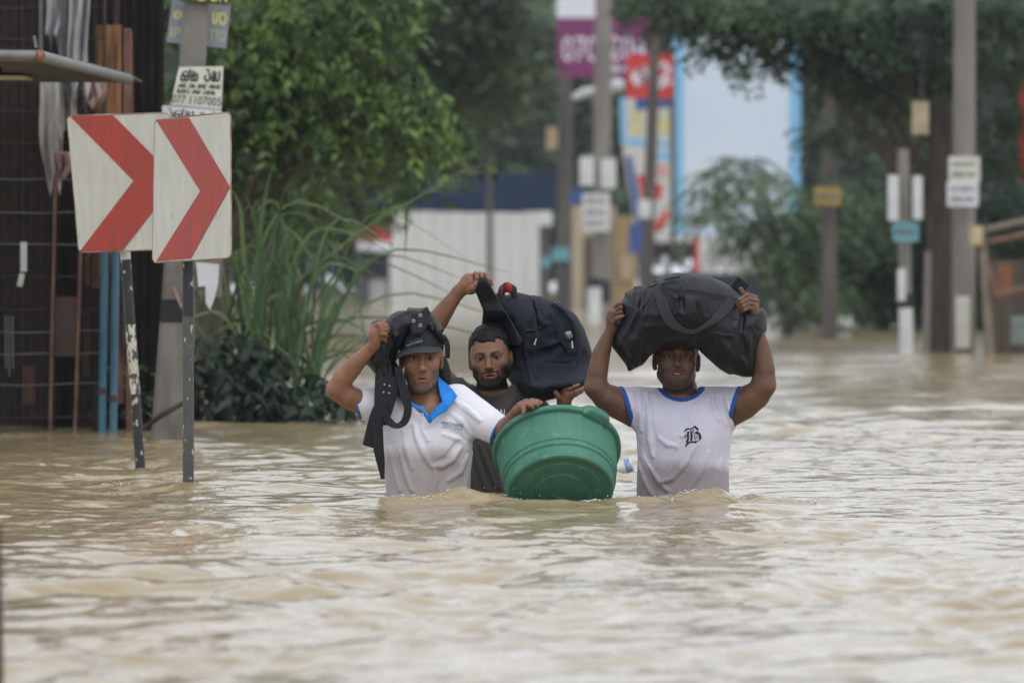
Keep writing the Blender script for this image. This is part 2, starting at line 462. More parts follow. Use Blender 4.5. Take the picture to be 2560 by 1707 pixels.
BOW = [(-0.33, 21.16, 0.17, 0.10, 0.036), (-0.20, 21.12, 0.10, 0.09, 0.030), (-0.45, 21.05, 0.10, 0.07, 0.014), (-0.10, 21.10, 0.12, 0.08, 0.020), (0.08, 20.86, 0.22, 0.05, 0.018),
       (0.60, 21.22, 0.10, 0.09, 0.034), (0.72, 21.2, 0.10, 0.09, 0.050), (0.44, 21.05, 0.14, 0.07, 0.026), (0.92, 21.12, 0.16, 0.07, 0.030), (1.16, 21.05, 0.16, 0.06, 0.022), (1.42, 21.1, 0.12, 0.06, 0.020),
       (-0.76, 20.4, 0.13, 0.05, 0.024), (1.12, 25.4, 0.22, 0.15, 0.045), (0.95, 19.2, 0.22, 0.09, 0.026), (0.52, 18.9, 0.2, 0.08, 0.022)]
def make_water():
    xs_f = np.arange(-2.7, 2.7001, 0.021)
    out = [2.7]; st = 0.03
    while out[-1] < 260: out.append(out[-1] + st); st *= 1.035 if out[-1] < 14 else 1.15
    xs = np.concatenate([-np.array(out[1:])[::-1], xs_f, np.array(out[1:])])
    ys = list(np.arange(11.0, 27.0, 0.024)); st = 0.026
    while ys[-1] < 420: ys.append(ys[-1] + st); st *= 1.012 if ys[-1] < 150 else 1.1
    back = [11.0]; st = 0.05
    while back[-1] > -40: back.append(back[-1] - st); st *= 1.15
    ys = np.array(back[1:][::-1] + ys)
    X, Y = np.meshgrid(xs, ys, indexing='ij')
    SP = np.maximum(np.gradient(xs)[:, None] * .8, np.gradient(ys)[None, :])
    Z = wave_height(X, Y, SP)
    rough = wobble(5, 30.0); rough2 = wobble(8, 85.0)
    for bx, by, rx, ry, h in BOW:
        d = ((X - bx) / rx) ** 2 + ((Y - by) / ry) ** 2
        m = np.exp(-d)
        Z += .78 * h * m * (1 + 0.25 * rough(X, Y, 0 * X) + .08 * rough2(X, Y, 0 * X))
    P = np.stack([X, Y, Z], 2).reshape(-1, 3)
    ni, nj = X.shape
    a = (np.arange(ni - 1)[:, None] * nj + np.arange(nj - 1)[None, :]).ravel()
    q = np.stack([a, a + nj, a + nj + 1, a + 1], 1)
    m = bpy.data.materials.new('muddy_water'); m.use_nodes = True
    n, l = m.node_tree.nodes, m.node_tree.links; b = n['Principled BSDF']
    tc = n.new('ShaderNodeTexCoord')
    nz = n.new('ShaderNodeTexNoise'); nz.inputs['Scale'].default_value = 0.9; nz.inputs['Detail'].default_value = 5
    l.new(tc.outputs['Object'], nz.inputs['Vector'])
    cr = n.new('ShaderNodeMix'); cr.data_type = 'RGBA'; l.new(nz.outputs[0], cr.inputs[0])
    cr.inputs[6].default_value = (0.268, 0.204, 0.110, 1); cr.inputs[7].default_value = (0.335, 0.266, 0.158, 1)
    l.new(cr.outputs[2], b.inputs['Base Color'])
    b.inputs['Roughness'].default_value = 0.12; b.inputs['IOR'].default_value = 1.33; b.inputs['Specular IOR Level'].default_value = 0.5
    prev = None
    for sc, dist, st in ((2.6, 0.012, (1, 0.6, 1)), (9.0, 0.0060, (1, 0.55, 1)), (26.0, 0.0016, (1, 0.5, 1))):
        mp = n.new('ShaderNodeMapping'); mp.inputs['Scale'].default_value = st; l.new(tc.outputs['Object'], mp.inputs[0])
        t = n.new('ShaderNodeTexNoise'); t.inputs['Scale'].default_value = sc; t.inputs['Detail'].default_value = 3; t.inputs['Distortion'].default_value = 0.8
        l.new(mp.outputs[0], t.inputs['Vector'])
        bp = n.new('ShaderNodeBump'); bp.inputs['Distance'].default_value = dist; bp.inputs['Strength'].default_value = 1.0
        l.new(t.outputs[0], bp.inputs['Height'])
        if prev is not None: l.new(prev.outputs[0], bp.inputs['Normal'])
        prev = bp
    l.new(prev.outputs[0], b.inputs['Normal'])
    o = mesh_obj('flood_water', P, q, m, smooth=True)
    tag(o, 'muddy brown flood water covering the whole road', 'water', kind='structure')
    return o
water = make_water()
g = MB(); g.box((0, 190, -1.15), (700, 560, 0.2))
go = g.build('road', mat('drowned_road', (0.06, 0.055, 0.05), 0.9)); tag(go, 'drowned road under the flood water', 'road', kind='structure')
# ------------------------------------------------------------------ materials used by the setting
M_white_sheet = mat('sign_sheeting', (0.57, 0.565, 0.51), 0.45, scale=3.0, col2=(0.49, 0.485, 0.425), stretch=(9, 9, 1.6), col3=(0.22, 0.12, 0.06), s3=9, lo3=0.66, hi3=0.8)
M_red_sheet = mat('red_sheeting', (0.42, 0.045, 0.03), 0.45, scale=4.0, col2=(0.30, 0.05, 0.035), stretch=(8, 8, 1), col3=(0.22, 0.09, 0.05), s3=14, lo3=0.68, hi3=0.85)
M_rust = mat('rust', (0.16, 0.06, 0.03), 0.9, scale=18, col2=(0.26, 0.12, 0.06), bump=0.001)
M_black_paint = mat('peeling_black_paint', (0.018, 0.018, 0.02), 0.55, scale=14, col2=(0.03, 0.03, 0.033), stretch=(1, 1, .5), col3=(0.40, 0.38, 0.32), s3=42, lo3=0.60, hi3=0.62)
M_white_paint = mat('flaking_white_paint', (0.52, 0.50, 0.42), 0.6, scale=10, col2=(0.44, 0.42, 0.34), stretch=(1, 1, .5), col3=(0.06, 0.06, 0.065), s3=42, lo3=0.5, hi3=0.52)
M_grey_paint = mat('worn_grey_post', (0.065, 0.066, 0.066), 0.6, scale=14, col2=(0.09, 0.09, 0.088), stretch=(1, 1, .5), col3=(0.42, 0.40, 0.34), s3=46, lo3=0.635, hi3=0.65)
M_concrete = mat('weathered_concrete', (0.13, 0.12, 0.105), 0.95, scale=7, col2=(0.215, 0.205, 0.185), bump=0.002, bscale=40, col3=(0.10, 0.095, 0.085), s3=5, lo3=0.55, hi3=0.75, stretch=(1, 1, .5))
M_concrete_dark = mat('damp_concrete', (0.12, 0.11, 0.10), 0.95, scale=5, col2=(0.19, 0.175, 0.16), bump=0.003, bscale=14, stretch=(1, 1, .35))
M_dark_metal = mat('dark_rusted_wire', (0.028, 0.025, 0.022), 0.8, scale=20, col2=(0.07, 0.05, 0.038))
M_shed = mat('near_black_corrugated_sheet', (0.005, 0.0045, 0.0045), 0.9, scale=3, col2=(0.014, 0.011, 0.009), stretch=(10, 10, 1), col3=(0.045, 0.024, 0.015), s3=6, lo3=0.6, hi3=0.85, spec=.2)  # near-black sheet colour, standing in for the unlit shed interior
M_brown_sheet = mat('brown_primer_sheet', (0.075, 0.045, 0.037), 0.8, scale=6, col2=(0.055, 0.035, 0.03))
M_post_red = mat('red_oxide_pipe', (0.12, 0.055, 0.05), 0.7, scale=20, col2=(0.20, 0.11, 0.07), stretch=(1, 1, .3))
M_timber = mat('orange_weathered_board', (0.34, 0.16, 0.07), 0.85, scale=5, col2=(0.13, 0.06, 0.03), stretch=(7, 7, 0.6), col3=(.05, .03, .02), s3=5, lo3=.56, hi3=.75)
M_blue_pipe = mat('faded_blue_paint', (0.035, 0.105, 0.16), 0.7, scale=9, col2=(0.075, 0.18, 0.245), stretch=(3, 3, .4), col3=(0.05, 0.07, 0.07), s3=8, lo3=0.6, hi3=0.75)
M_rag = mat('grey_rag', (0.42, 0.41, 0.40), 0.95, scale=6, col2=(0.26, 0.25, 0.25), stretch=(2, 2, .8))
M_rag_dark = mat('dark_rag', (0.06, 0.065, 0.075), 0.95, scale=6, col2=(0.14, 0.14, 0.15), stretch=(2, 2, .8))
M_rag_pink = mat('pink_rag', (0.30, 0.16, 0.16), 0.95, scale=5, col2=(0.36, 0.27, 0.26), stretch=(6, 6, 1))
M_paper = mat('damp_paper', (0.60, 0.60, 0.53), 0.8, scale=6, col2=(0.50, 0.50, 0.44))
M_paper_white = mat('white_paper', (0.62, 0.63, 0.66), 0.8, scale=6, col2=(0.52, 0.53, 0.56))
M_ink = mat('black_ink', (0.02, 0.02, 0.022), 0.8, var=0.1)
M_greyboard = mat('blue_grey_board', (0.22, 0.25, 0.29), 0.7, scale=5, col2=(0.28, 0.31, 0.34))
M_yellow_ink = mat('pale_yellow_print', (0.58, 0.54, 0.28), 0.7, var=0.1)
M_darkboard = mat('dark_board', (0.035, 0.04, 0.04), 0.7, var=0.2)
M_galv = mat('galvanised_pipe', (0.13, 0.13, 0.127), 0.5, scale=7, col2=(0.19, 0.19, 0.188), metal=0.35, stretch=(1, 1, 1), col3=(0.14, 0.125, 0.11), s3=22, lo3=0.55, hi3=0.7)
M_tarp = mat('grey_tarpaulin', (0.06, 0.056, 0.05), 0.85, scale=4, col2=(0.09, 0.084, 0.075))
M_bark = mat('dark_bark', (0.035, 0.028, 0.022), 0.95, scale=6, col2=(0.075, 0.058, 0.042), stretch=(4, 4, .5), bump=0.01, bscale=12)

def sheet_map(TL, TR, BR, BL, normal=None):
    TL, TR, BR, BL = [np.array(p, float) for p in (TL, TR, BR, BL)]
    n = np.cross(TR - TL, BL - TL); n /= np.linalg.norm(n)
    BR = BR - np.array((0, 1.0, 0)) * ((BR - TL) @ n) / n[1]      # keep the four corners in one plane
    if n[1] > 0: n = -n                      # towards the viewer's side
    def f(u, v, w=0.0):
        return (TL * (1 - u) + TR * u) * (1 - v) + (BL * (1 - u) + BR * u) * v + n * w
    return f
def rounded_rect(r_u, r_v, n=5):
    out = []
    for cx, cy, a0 in ((1 - r_u, r_v, -90), (1 - r_u, 1 - r_v, 0), (r_u, 1 - r_v, 90), (r_u, r_v, 180)):
        for a in np.linspace(a0, a0 + 90, n): out.append((cx + r_u * math.cos(R(a)), cy + r_v * math.sin(R(a))))
    return out
def flat_print(name, v2, faces, fmap, w, material, parent):
    v = [fmap(a, b, w) for a, b in v2]
    o = mesh_obj(name, v, faces, material, None)
    if parent is not None: set_parent(o, parent)
    return o

# ------------------------------------------------------------------ two chevron signs
def chevron_sign(label, TL, TR, BR, BL, chev, post, bands, chev_rust):
    base = post[-1]
    root = empty('chevron_sign', label, 'road sign', tuple(base), 'chevron signs at the bend')
    fm = sheet_map(TL, TR, BR, BL)
    MB().prism(rounded_rect(0.06, 0.035), fm, -0.004).build('panel', M_white_sheet, root)
    MB().prism(chev, lambda u, v, w: fm(u, v, 0.0015 + w), 0.0008).build('chevron', M_red_sheet, root)
    rim = [fm(u, v, -0.002) for u, v in rounded_rect(0.06, 0.035)]; rim.append(rim[0])
    MB().tube(rim, 0.0035, 6).build('rim', M_rust_rim, root)
    # post in painted lengths
    a, b, rad = np.array(post[0]), np.array(post[1]), 0.0228
    for t0, t1, m, nm in bands:
        o = MB().tube([a + (b - a) * t0, a + (b - a) * (t0 + t1) / 2, a + (b - a) * t1], rad, 14, caps=True).build(nm, m, root)
        auto_smooth(o)
    for v in (0.3, 0.85):
        p = fm(0.45, v, -0.03) + np.array((0, .035, 0)); MB().box(p, (0.05, 0.03, 0.03)).build('bracket', M_rust, root)
    return root
M_rust_rim = mat('rusty_edge', (0.30, 0.27, 0.22), 0.8, scale=12, col2=(0.22, 0.10, 0.05), lo=0.45, hi=0.6)
Yl, Yr = 22.93, 22.47
c2 = [W(386, 300, Yl), W(576, 281, Yr), W(578, 645, Yr), W(381, 657, Yl)]
chev2 = [(0.03, 0.005), (0.46, 0.008), (0.995, 0.515), (0.50, 0.985), (0.055, 0.992), (0.615, 0.525)]
pt2, pb2 = W(470, 560, 22.82), W(471.5, 1215, 22.82)
def ft(py, p0, p1): return (py - p0) / (p1 - p0)
chevron_sign('nearer chevron sign, red arrow on white, standing upright on its post', *c2, chev2, (pt2, pb2 + np.array((0, 0, -0.9))),
             [(0.0, .075, M_paper, 'white_band'), (.075, 0.19, M_black_paint, 'black_band'), (0.19, 1.0, M_grey_paint, 'post')], None)
c1 = [W(167, 290, 25.35), W(424, 283, 24.95), W(452, 622, 24.95), W(197, 631, 25.35)]
chev1 = [(0.035, 0.005), (0.455, 0.005), (0.995, 0.47), (0.995, 0.52), (0.44, 0.995), (0.01, 0.995), (0.60, 0.49)]
pt1, pb1 = W(308, 560, 25.26), W(350.5, 1162, 25.26)
d1 = (pb1 - pt1)
chevron_sign('farther chevron sign, red arrow on white, leaning left behind the nearer one', *c1, chev1, (pt1, pb1 + d1 * 0.8),
             [(0, .082, M_paper, 'white_band'), (.082, .2315, M_black_paint, 'black_band'), (.2315, .392, M_white_paint, 'white_band'), (.392, 1.0, M_black_paint, 'post')], None)

# ------------------------------------------------------------------ hand lettering
def sinhala(word):
    "strokes for a few round letters, each about 1 wide and 1 high, drawn along x"
    L = {
        'ra': ([arc(.45, .42, .38, .4, 150, 450, 20), arc(.3, .95, .35, .16, 10, 120, 8)], 1.0),
        'na': ([arc(.25, .28, .2, .26, 0, 360, 14), [(.25, .54), (.1, .8), (.3, 1.0), (.55, .85), (.6, .3), (.75, .02), (1.05, .05), (1.15, .5), (1.1, 1.0)]], 1.35),
        'sa': ([arc(.3, .28, .25, .27, 0, 360, 14), [(.05, .3), (.02, .8), (.3, .98), (.55, .75), (.58, .0)], [(.58, .0), (.95, .0), (1.05, .4), (.9, .75), (.62, .62)]], 1.3),
        'ka': ([arc(.3, .3, .28, .3, 20, 380, 16), arc(.88, .3, .26, .3, 160, 520, 16), [(.02, .35), (.1, .85), (.6, 1.0), (1.1, .85), (1.15, .35)], [(1.2, .9), (1.3, 1.2)]], 1.4),
        'pa': ([[(.05, 1.0), (.05, .3), (.2, .02), (.5, .02), (.62, .3), (.62, 1.0)], arc(.33, .9, .28, .12, 0, 180, 8)], .9),
        'ta': ([arc(.35, .35, .32, .34, -60, 290, 16), [(.35, .69), (.7, .95), (1.0, .7), (1.0, .1)]], 1.15),
        'o': ([arc(.4, .42, .36, .42, 0, 360, 18), arc(.4, .42, .1, .12, 0, 360, 8)], 1.0),
        ' ': ([], .6),
    }
    out, x = [], 0
    for g_ in word.split(','):
        st, w = L[g_]
        out += [[(px + x, py) for px, py in s] for s in st]; x += w + .12
    return out, x
def put_strokes(word, u0, v0, u1, v1, fm, thick, name, material, parent):
    st, w = sinhala(word)
    st = [[(u0 + (u1 - u0) * px / w, v1 + (v0 - v1) * py / 1.05) for px, py in s] for s in st]
    V, F_ = strokes_poly(st, thick)
    return flat_print(name, V, F_, fm, 0.0015 + 0.0004 * random.random(), material, parent)
def put_text(s, u0, v0, u1, v1, fm, name, material, parent, w=0.002):
    v, f = text_poly(s); v = fit(v, 1, 1)
    v = np.stack([u0 + (u1 - u0) * v[:, 0], v1 + (v0 - v1) * v[:, 1]], 1)
    return flat_print(name, v, f, fm, w, material, parent)

# ------------------------------------------------------------------ concrete pole with notices
YP = 29.5
pole = empty('utility_pole', 'leaning grey concrete pole with paper notices behind the chevron signs', 'utility pole', tuple(W(418, 1080, YP)))
def tapered_post(a, b, wa, wb, depth=0.8):
    m = MB(); a, b = np.array(a), np.array(b); v = []
    for p, w in ((a, wa), (b, wb)):
        h, d = w / 2, w * depth / 2
        c = h * 0.25
        v += [p + np.array(q) for q in ((-h + c, -d, 0), (h - c, -d, 0), (h, -d + c, 0), (h, d - c, 0), (h - c, d, 0), (-h + c, d, 0), (-h, d - c, 0), (-h, -d + c, 0))]
    f = [tuple(range(7, -1, -1)), tuple(range(8, 16))] + [(i, (i + 1) % 8, 8 + (i + 1) % 8, 8 + i) for i in range(8)]
    return m.add(v, f)
pa, pb = W(412, 1180, YP), W(516, -350, YP)
tapered_post(pa, pb, 0.165, 0.118).build('shaft', M_concrete, pole)
q = lambda py: pa + (pb - pa) * (1180 - py) / 1530
tapered_post(q(806), q(748), 0.158, 0.155).build('painted_band', M_ink, pole)
fp = sheet_map(W(447, 168, YP - .085), W(558, 166, YP - .085), W(553, 274, YP - .085), W(425, 263, YP - .085))
def bent(f, amt):
    return lambda u, v, w=0.0: f(u, v, w) + np.array((0, amt * (2 * u - 1) ** 2, 0))
fpb = bent(fp, 0.02)
def curved_panel(fm, name, material, parent, th=0.002, nu=12, poly=None):
    V, F_ = [], []
    for i in range(nu + 1):
        for v in (0, 1):
            for w in (0, -th): V.append(fm(i / nu, v, w))
    for i in range(nu):
        a = i * 4
        F_ += [(a, a + 2, a + 6, a + 4), (a + 1, a + 5, a + 7, a + 3), (a, a + 4, a + 5, a + 1), (a + 2, a + 3, a + 7, a + 6)]
    return mesh_obj(name, V, F_, material, parent)
po = curved_panel(fpb, 'notice', M_paper, pole); po['label'] = 'white notice with phone number'
put_strokes('ka,sa, ,ra,na', .1, .10, .97, .36, fpb, .045, 'lettering', M_ink, po)
put_strokes('ta,ka, ,ra,sa, ,na,ka, ,ta,sa,na', .08, .42, .97, .53, fpb, .018, 'lettering', M_ink, po)
put_strokes('sa,ka,ra, ,ta,na, ,ra,na,sa', .08, .57, .88, .67, fpb, .018, 'lettering', M_ink, po)
put_text('077 1107005', .0, .73, .985, .93, fpb, 'lettering', M_ink, po)
f2 = bent(sheet_map(W(405, 264, YP - .084), W(553, 276, YP - .084), W(553, 330, YP - .084), W(405, 330, YP - .084)), 0.02)
p2 = curved_panel(f2, 'notice', M_paper_white, pole)
put_strokes('ra,ka,na, ,sa,ra', .08, .12, .95, .5, f2, .03, 'lettering', M_ink, p2)
fg = sheet_map(W(430, 0, YP + .10), W(577, 16, YP + .10), W(565, 122, YP + .10), W(416, 106, YP + .10))
gb = MB().prism([(0, 0), (1, 0), (1, 1), (0, 1)], fg, -0.006).build('board', M_greyboard, pole)
put_strokes('o', .07, .22, .24, .42, fg, .05, 'lettering', M_yellow_ink, gb)
put_text('I', .05, .64, .075, .86, fg, 'lettering', M_yellow_ink, gb); put_text('P', .11, .64, .22, .86, fg, 'lettering', M_yellow_ink, gb)
put_strokes('pa,o', .72, .1, .98, .46, fg, .045, 'lettering', M_yellow_ink, gb)
put_text('TTO', .70, .60, .97, .84, fg, 'lettering', M_yellow_ink, gb)
fd = sheet_map(W(455, -60, YP - .08), W(572, -50, YP - .08), W(572, 12, YP - .08), W(455, 5, YP - .08))
db = MB().prism([(0, 0), (1, 0), (1, 1), (0, 1)], fd, -0.006).build('board', M_darkboard, pole)
put_text('LPON', .35, .42, .96, .93, fd, 'lettering', mat('yellow_print', (.6, .58, .05), .7), db)
MB().prism([(0, 0), (1, 0), (1, 1), (0, 1)], sheet_map(W(497, 640, YP - .09), W(557, 640, YP - .09), W(554, 742, YP - .09), W(497, 738, YP - .09)), -0.01).build('board', M_concrete, pole)
MB().prism([(0, .0), (1, .05), (.95, .45), (.8, .75), (.6, 1), (.42, .85), (.4, .5), (.1, .52)], sheet_map(W(490, 655, YP - .11), W(548, 655, YP - .11), W(548, 775, YP - .11), W(490, 775, YP - .11)), -0.002).build('torn_paper', M_paper_white, pole)
MB().prism([(0, .1), (.2, 0), (1, .9), (.8, 1)], sheet_map(W(430, 712, YP - .11), W(460, 712, YP - .11), W(458, 772, YP - .11), W(430, 770, YP - .11)), -0.002).build('torn_paper', M_rag_pink, pole)
tag(MB().tube([W(352, 1075, 29.0), W(400, 1040, 28.9), W(470, 1000, 28.9)], [.014, .016, .013], 8).build('broken_stick', M_bark), 'dark broken stick leaning in the water against the concrete pole', 'stick')

# ------------------------------------------------------------------ wire-mesh shed on the left
YS = 30.6
shed = empty('wire_shed', 'dark shed front of wire mesh and rusty uprights', 'shed', tuple(W(60, 1066, YS)))
def corrugated(x0, x1, ztop, zbot, Y, pitch, amp, name, material, parent, axis='x'):
    n = max(4, int((x1 - x0) / pitch * 8)); V, F_ = [], []
    for i in range(n + 1):
        x = x0 + (x1 - x0) * i / n; y = Y + amp * math.sin(2 * math.pi * (x - x0) / pitch)
        V += [(x, y, zbot), (x, y, ztop)]
    F_ = [(2 * i, 2 * i + 2, 2 * i + 3, 2 * i + 1) for i in range(n)]
    return mesh_obj(name, V, F_, material, parent, smooth=True)
x_of = lambda px, Y=YS: (px - 1280) * Y / FPX
z_of = lambda py, Y=YS: CAMH - (py - 680) * Y / FPX
for i in range(6):      # back wall of overlapping sheets, the shed's inner darkness painted into their colour
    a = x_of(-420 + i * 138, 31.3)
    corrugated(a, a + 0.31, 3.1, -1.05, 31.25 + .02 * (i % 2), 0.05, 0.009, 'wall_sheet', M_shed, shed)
bars = MB()
for px in np.arange(-330, 262, 5.6):
    if 140 < px < 196: continue
    j = random.uniform(-1, 1)
    bars.tube([(x_of(px + j), YS, z_of(1095)), (x_of(px + j + random.uniform(-1.5, 1.5)), YS, z_of(-260))], 0.0022, 4, caps=False)
o = bars.build('wire_mesh', M_dark_metal, shed); tag(o, kind='stuff')
for py in (1042, 960, 884, 828, 772, 693, 610, 530, 446, 360, 280, 190, 100, 20):
    pts = [(x_of(px), YS - .006, z_of(py + random.uniform(-4, 4))) for px in np.linspace(-330, 262, 9)]
    MB().tube(pts, 0.0035, 5).build('cross_wire', M_galv if random.random() < .6 else M_dark_metal, shed)
for px0, px1, y0, y1, m in ((142, 126, 300, 1040, M_post_red), (205, 188, 560, 1040, M_post_red), (-190, -190, -200, 1080, M_post_red), (262, 262, -200, 1075, M_dark_metal)):
    MB().tube([(x_of(px0), YS - .02, z_of(y0)), (x_of(px1), YS - .02, z_of(y1 + 40))], 0.0095, 8).build('upright', m, shed)
o = MB().box(((x_of(138) + x_of(197)) / 2, YS - .012, (z_of(742) + z_of(890)) / 2), (x_of(197) - x_of(138), .006, z_of(742) - z_of(890))).build('panel', M_brown_sheet, shed)
for x0, x1, y0, y1 in ((236, 302, 62, 292), (212, 222, 640, 712), (229, 246, 640, 720), (308, 326, 70, 330)):
    m = M_timber if x0 != 308 else M_post_red
    MB().box(((x_of(x0) + x_of(x1)) / 2, YS + .05, (z_of(y0) + z_of(y1)) / 2), (x_of(x1) - x_of(x0), .02, z_of(y0) - z_of(y1))).build('board', m, shed)
MB().tube([(x_of(104), YS - .03, z_of(200)), (x_of(104), YS - .03, z_of(-200))], .012, 8).build('upright', M_galv, shed)
MB().box((x_of(60), YS - .02, z_of(642)), (.035, .004, .16)).build('paper_strip', M_paper_white, shed)
MB().box((x_of(53), YS - .02, z_of(700)), (.030, .004, .07), np.array(Matrix.Rotation(R(12), 3, 'Y'))).build('paper_strip', M_paper, shed)
for px in (14, 22, 31):
    MB().tube([(x_of(px), YS - .012, z_of(790)), (x_of(px + 2), YS - .012, z_of(920 + 20 * (px == 22)))], .004, 6).build('rod', M_galv, shed)
for px in (60, 68, 76, 84):
    MB().tube([(x_of(px), YS - .012, z_of(915)), (x_of(px + 1), YS - .012, z_of(1010))], .003, 6).build('rod', M_post_red, shed)
# weathered boards closing the gap to the trunk
for k in range(17):
    px = 208 + (k * 37) % 122; w_ = 8 + (k * 13) % 15; y0 = (330, 470, 560, 720, 850, -120, 60)[k % 7] + (k * 29) % 60; y1 = y0 + 120 + (k * 71) % 330
    m_ = (M_bark, M_timber, M_brown_sheet, M_post_red, M_bark, M_shed)[k % 6]
    MB().box((x_of(px), YS + .09 + .012 * (k % 5), (z_of(y0) + z_of(min(y1, 1090))) / 2), (w_ * YS / FPX, .015, abs(z_of(y0) - z_of(min(y1, 1090)))), np.array(Matrix.Rotation(R(((k * 7) % 5 - 2) * .8), 3, 'Y'))).build('board', m_, shed)
# two blue pipes
for nm, px, lab in (('drain_pipe', 262, 'left one of the two faded blue pipes beside the wire shed'), ('drain_pipe', 289, 'right one of the two faded blue pipes beside the wire shed')):
    root = empty(nm, lab, 'pipe', (x_of(px - 4), YS - .08, 0), 'blue pipes beside the shed')
    o = MB().tube([(x_of(px + 4), YS - .08, z_of(560)), (x_of(px - 1), YS - .08, z_of(880)), (x_of(px - 10), YS - .08, -0.9)], .0215, 10).build('pipe', M_blue_pipe, root); auto_smooth(o)
    auto_smooth(MB().tube([(x_of(px - 5), YS - .08, z_of(968 + (px - 262) * .7)), (x_of(px - 5), YS - .08, z_of(985 + (px - 262) * .7))], .0265, 10).build('coupling', M_dark_metal, root))
# hanging rags
def rag(px0, px1, py0, py1, Y, m, label, seed, taper=0.5, waves=3):
    g_ = np.random.default_rng(seed); nu, nv = 14, 18; V = []; ph = g_.uniform(0, 6.28, 4)
    for j in range(nv + 1):
        v = j / nv
        for i in range(nu + 1):
            u = i / nu - .5; w = (1 - taper * v * (0.6 + .4 * math.sin(4 * v + ph[0])))
            x = (px0 + px1) / 2 + (px1 - px0) * u * w + 9 * math.sin(5 * v + ph[1]) * v
            py = py0 + (py1 - py0) * v * (1 - 0.22 * (abs(math.sin(3.1 * (u + .5) * 1.7 + ph[2]))) * v)
            y = Y + .03 * math.sin(waves * 3.1 * u + ph[3] + 2.5 * v) + .012 * math.sin(waves * 7.3 * u + ph[2] - 4 * v)
            V.append(W(x, py, y))
    F_ = [(j * (nu + 1) + i, j * (nu + 1) + i + 1, (j + 1) * (nu + 1) + i + 1, (j + 1) * (nu + 1) + i) for j in range(nv) for i in range(nu)]
    o = mesh_obj('hanging_rag', V, F_, m, smooth=True)
    s = o.modifiers.new('t', 'SOLIDIFY'); s.thickness = .004
    tag(o, label, 'rag', 'rags hanging on the shed front')
YR = YS - .12
rag(112, 165, -80, 130, YR, M_rag, 'short pale rag high up, leftmost of the rags on the shed', 1)
rag(150, 225, -90, 300, YR - .03, M_rag_dark, 'long dark grey cloth hanging on the shed beside the orange board', 2, .3)
rag(172, 226, -90, 270, YR - .07, M_rag, 'long pale grey cloth hanging in front of the dark one', 3, .2, 4)
rag(132, 200, 205, 360, YR, M_rag, 'pale cloth hanging below the awning above the chevron sign', 4, .4)
rag(195, 268, 195, 275, YR - .02, M_rag_pink, 'ragged pinkish scrap under the awning end', 5, .4)
rag(100, 166, 190, 500, YR - .02, M_rag, 'knotted pale rag hanging left of the leaning chevron sign', 6, .5)
rag(140, 178, 380, 456, YR - .05, M_rag_pink, 'dark pink scrap beside the leaning chevron sign edge', 7, .5)
# awning: level roof on a pipe frame, its corner towards the road
aw = empty('awning', 'grey awning on a pipe frame at the upper left', 'awning', tuple(W(60, 200, 28)))
A0, A1, A2, A3 = W(-420, 136, 26), W(97, 141, 26), W(322, 199, 29.15), W(-420, 213, 30.2)
A2b = np.array((A2[0], 30.2, A2[2]))
up = np.array((0, 0, 0.03))
auto_smooth(MB().tube([A0, A1 + np.array((-.01, 0, 0))], .0262, 14).build('front_pipe', M_galv, aw))
auto_smooth(MB().tube([A1 + np.array((.005, 0.01, 0)), A2], .0262, 14).build('side_pipe', M_galv, aw))
mb = MB(); mb.tube([A1 + np.array((-.012, -.004, 0)), A1 + np.array((.014, .004, 0))], .0285, 14); auto_smooth(mb.build('corner_joint', M_rust, aw))
mb = MB(); n_ = np.array((0, 0, 1))
top = [A0 + up, A1 + up, A2 + up, A2b + up, A3 + up]; bot = [p - np.array((0, 0, .012)) for p in top]
mb.add(top + bot, [(0, 1, 2, 3, 4), (9, 8, 7, 6, 5)] + [(i, 5 + i, 5 + (i + 1) % 5, (i + 1) % 5) for i in range(5)])
mb.build('roof_sheet', M_tarp, aw)
MB().box(W(-150, 176, 27.5), (.6, .04, .03)).build('batten', M_shed, aw)
MB().box(W(-40, 195, 29.0), (.45, .5, .006)).build('ceiling_patch', M_paper, aw)
MB().box(W(88, 105, 26.0), (.013, .01, .055), np.array(Matrix.Rotation(R(-10), 3, 'Y'))).build('stub', M_galv, aw)

# big dark trunk between shed and pole
# ------------------------------------------------------------------ leaves
M_leaf_bright = mat('bright_foliage', (0, 0, 0), 0.55, var=0.25, scale=3, attr='col', transl=0.25, spec=0.35)
M_leaf_dark = mat('dark_foliage', (0, 0, 0), 0.6, var=0.3, scale=2, attr='col', transl=0.15, spec=0.3)
def leaves_mesh(name, P, D, N, L, Wd, cols, material, parent):
    "one lance-shaped leaf of four points for each row"
    D = D / (np.linalg.norm(D, axis=1)[:, None] + 1e-9); S = np.cross(D, N); S /= np.linalg.norm(S, axis=1)[:, None] + 1e-9
    U = np.cross(S, D)
    a = P; b = P + D * (L * .45)[:, None] + S * (Wd / 2)[:, None] + U * (L * .06)[:, None]
    c = P + D * L[:, None] - U * (L * .10)[:, None]; d = P + D * (L * .45)[:, None] - S * (Wd / 2)[:, None] + U * (L * .06)[:, None]
    V = np.stack([a, b, c, d], 1).reshape(-1, 3); n = len(P)
    q = np.arange(4 * n, dtype=np.int32).reshape(n, 4)
    return mesh_obj(name, V, q, material, parent, smooth=False, cols=np.repeat(cols, 4, 0))
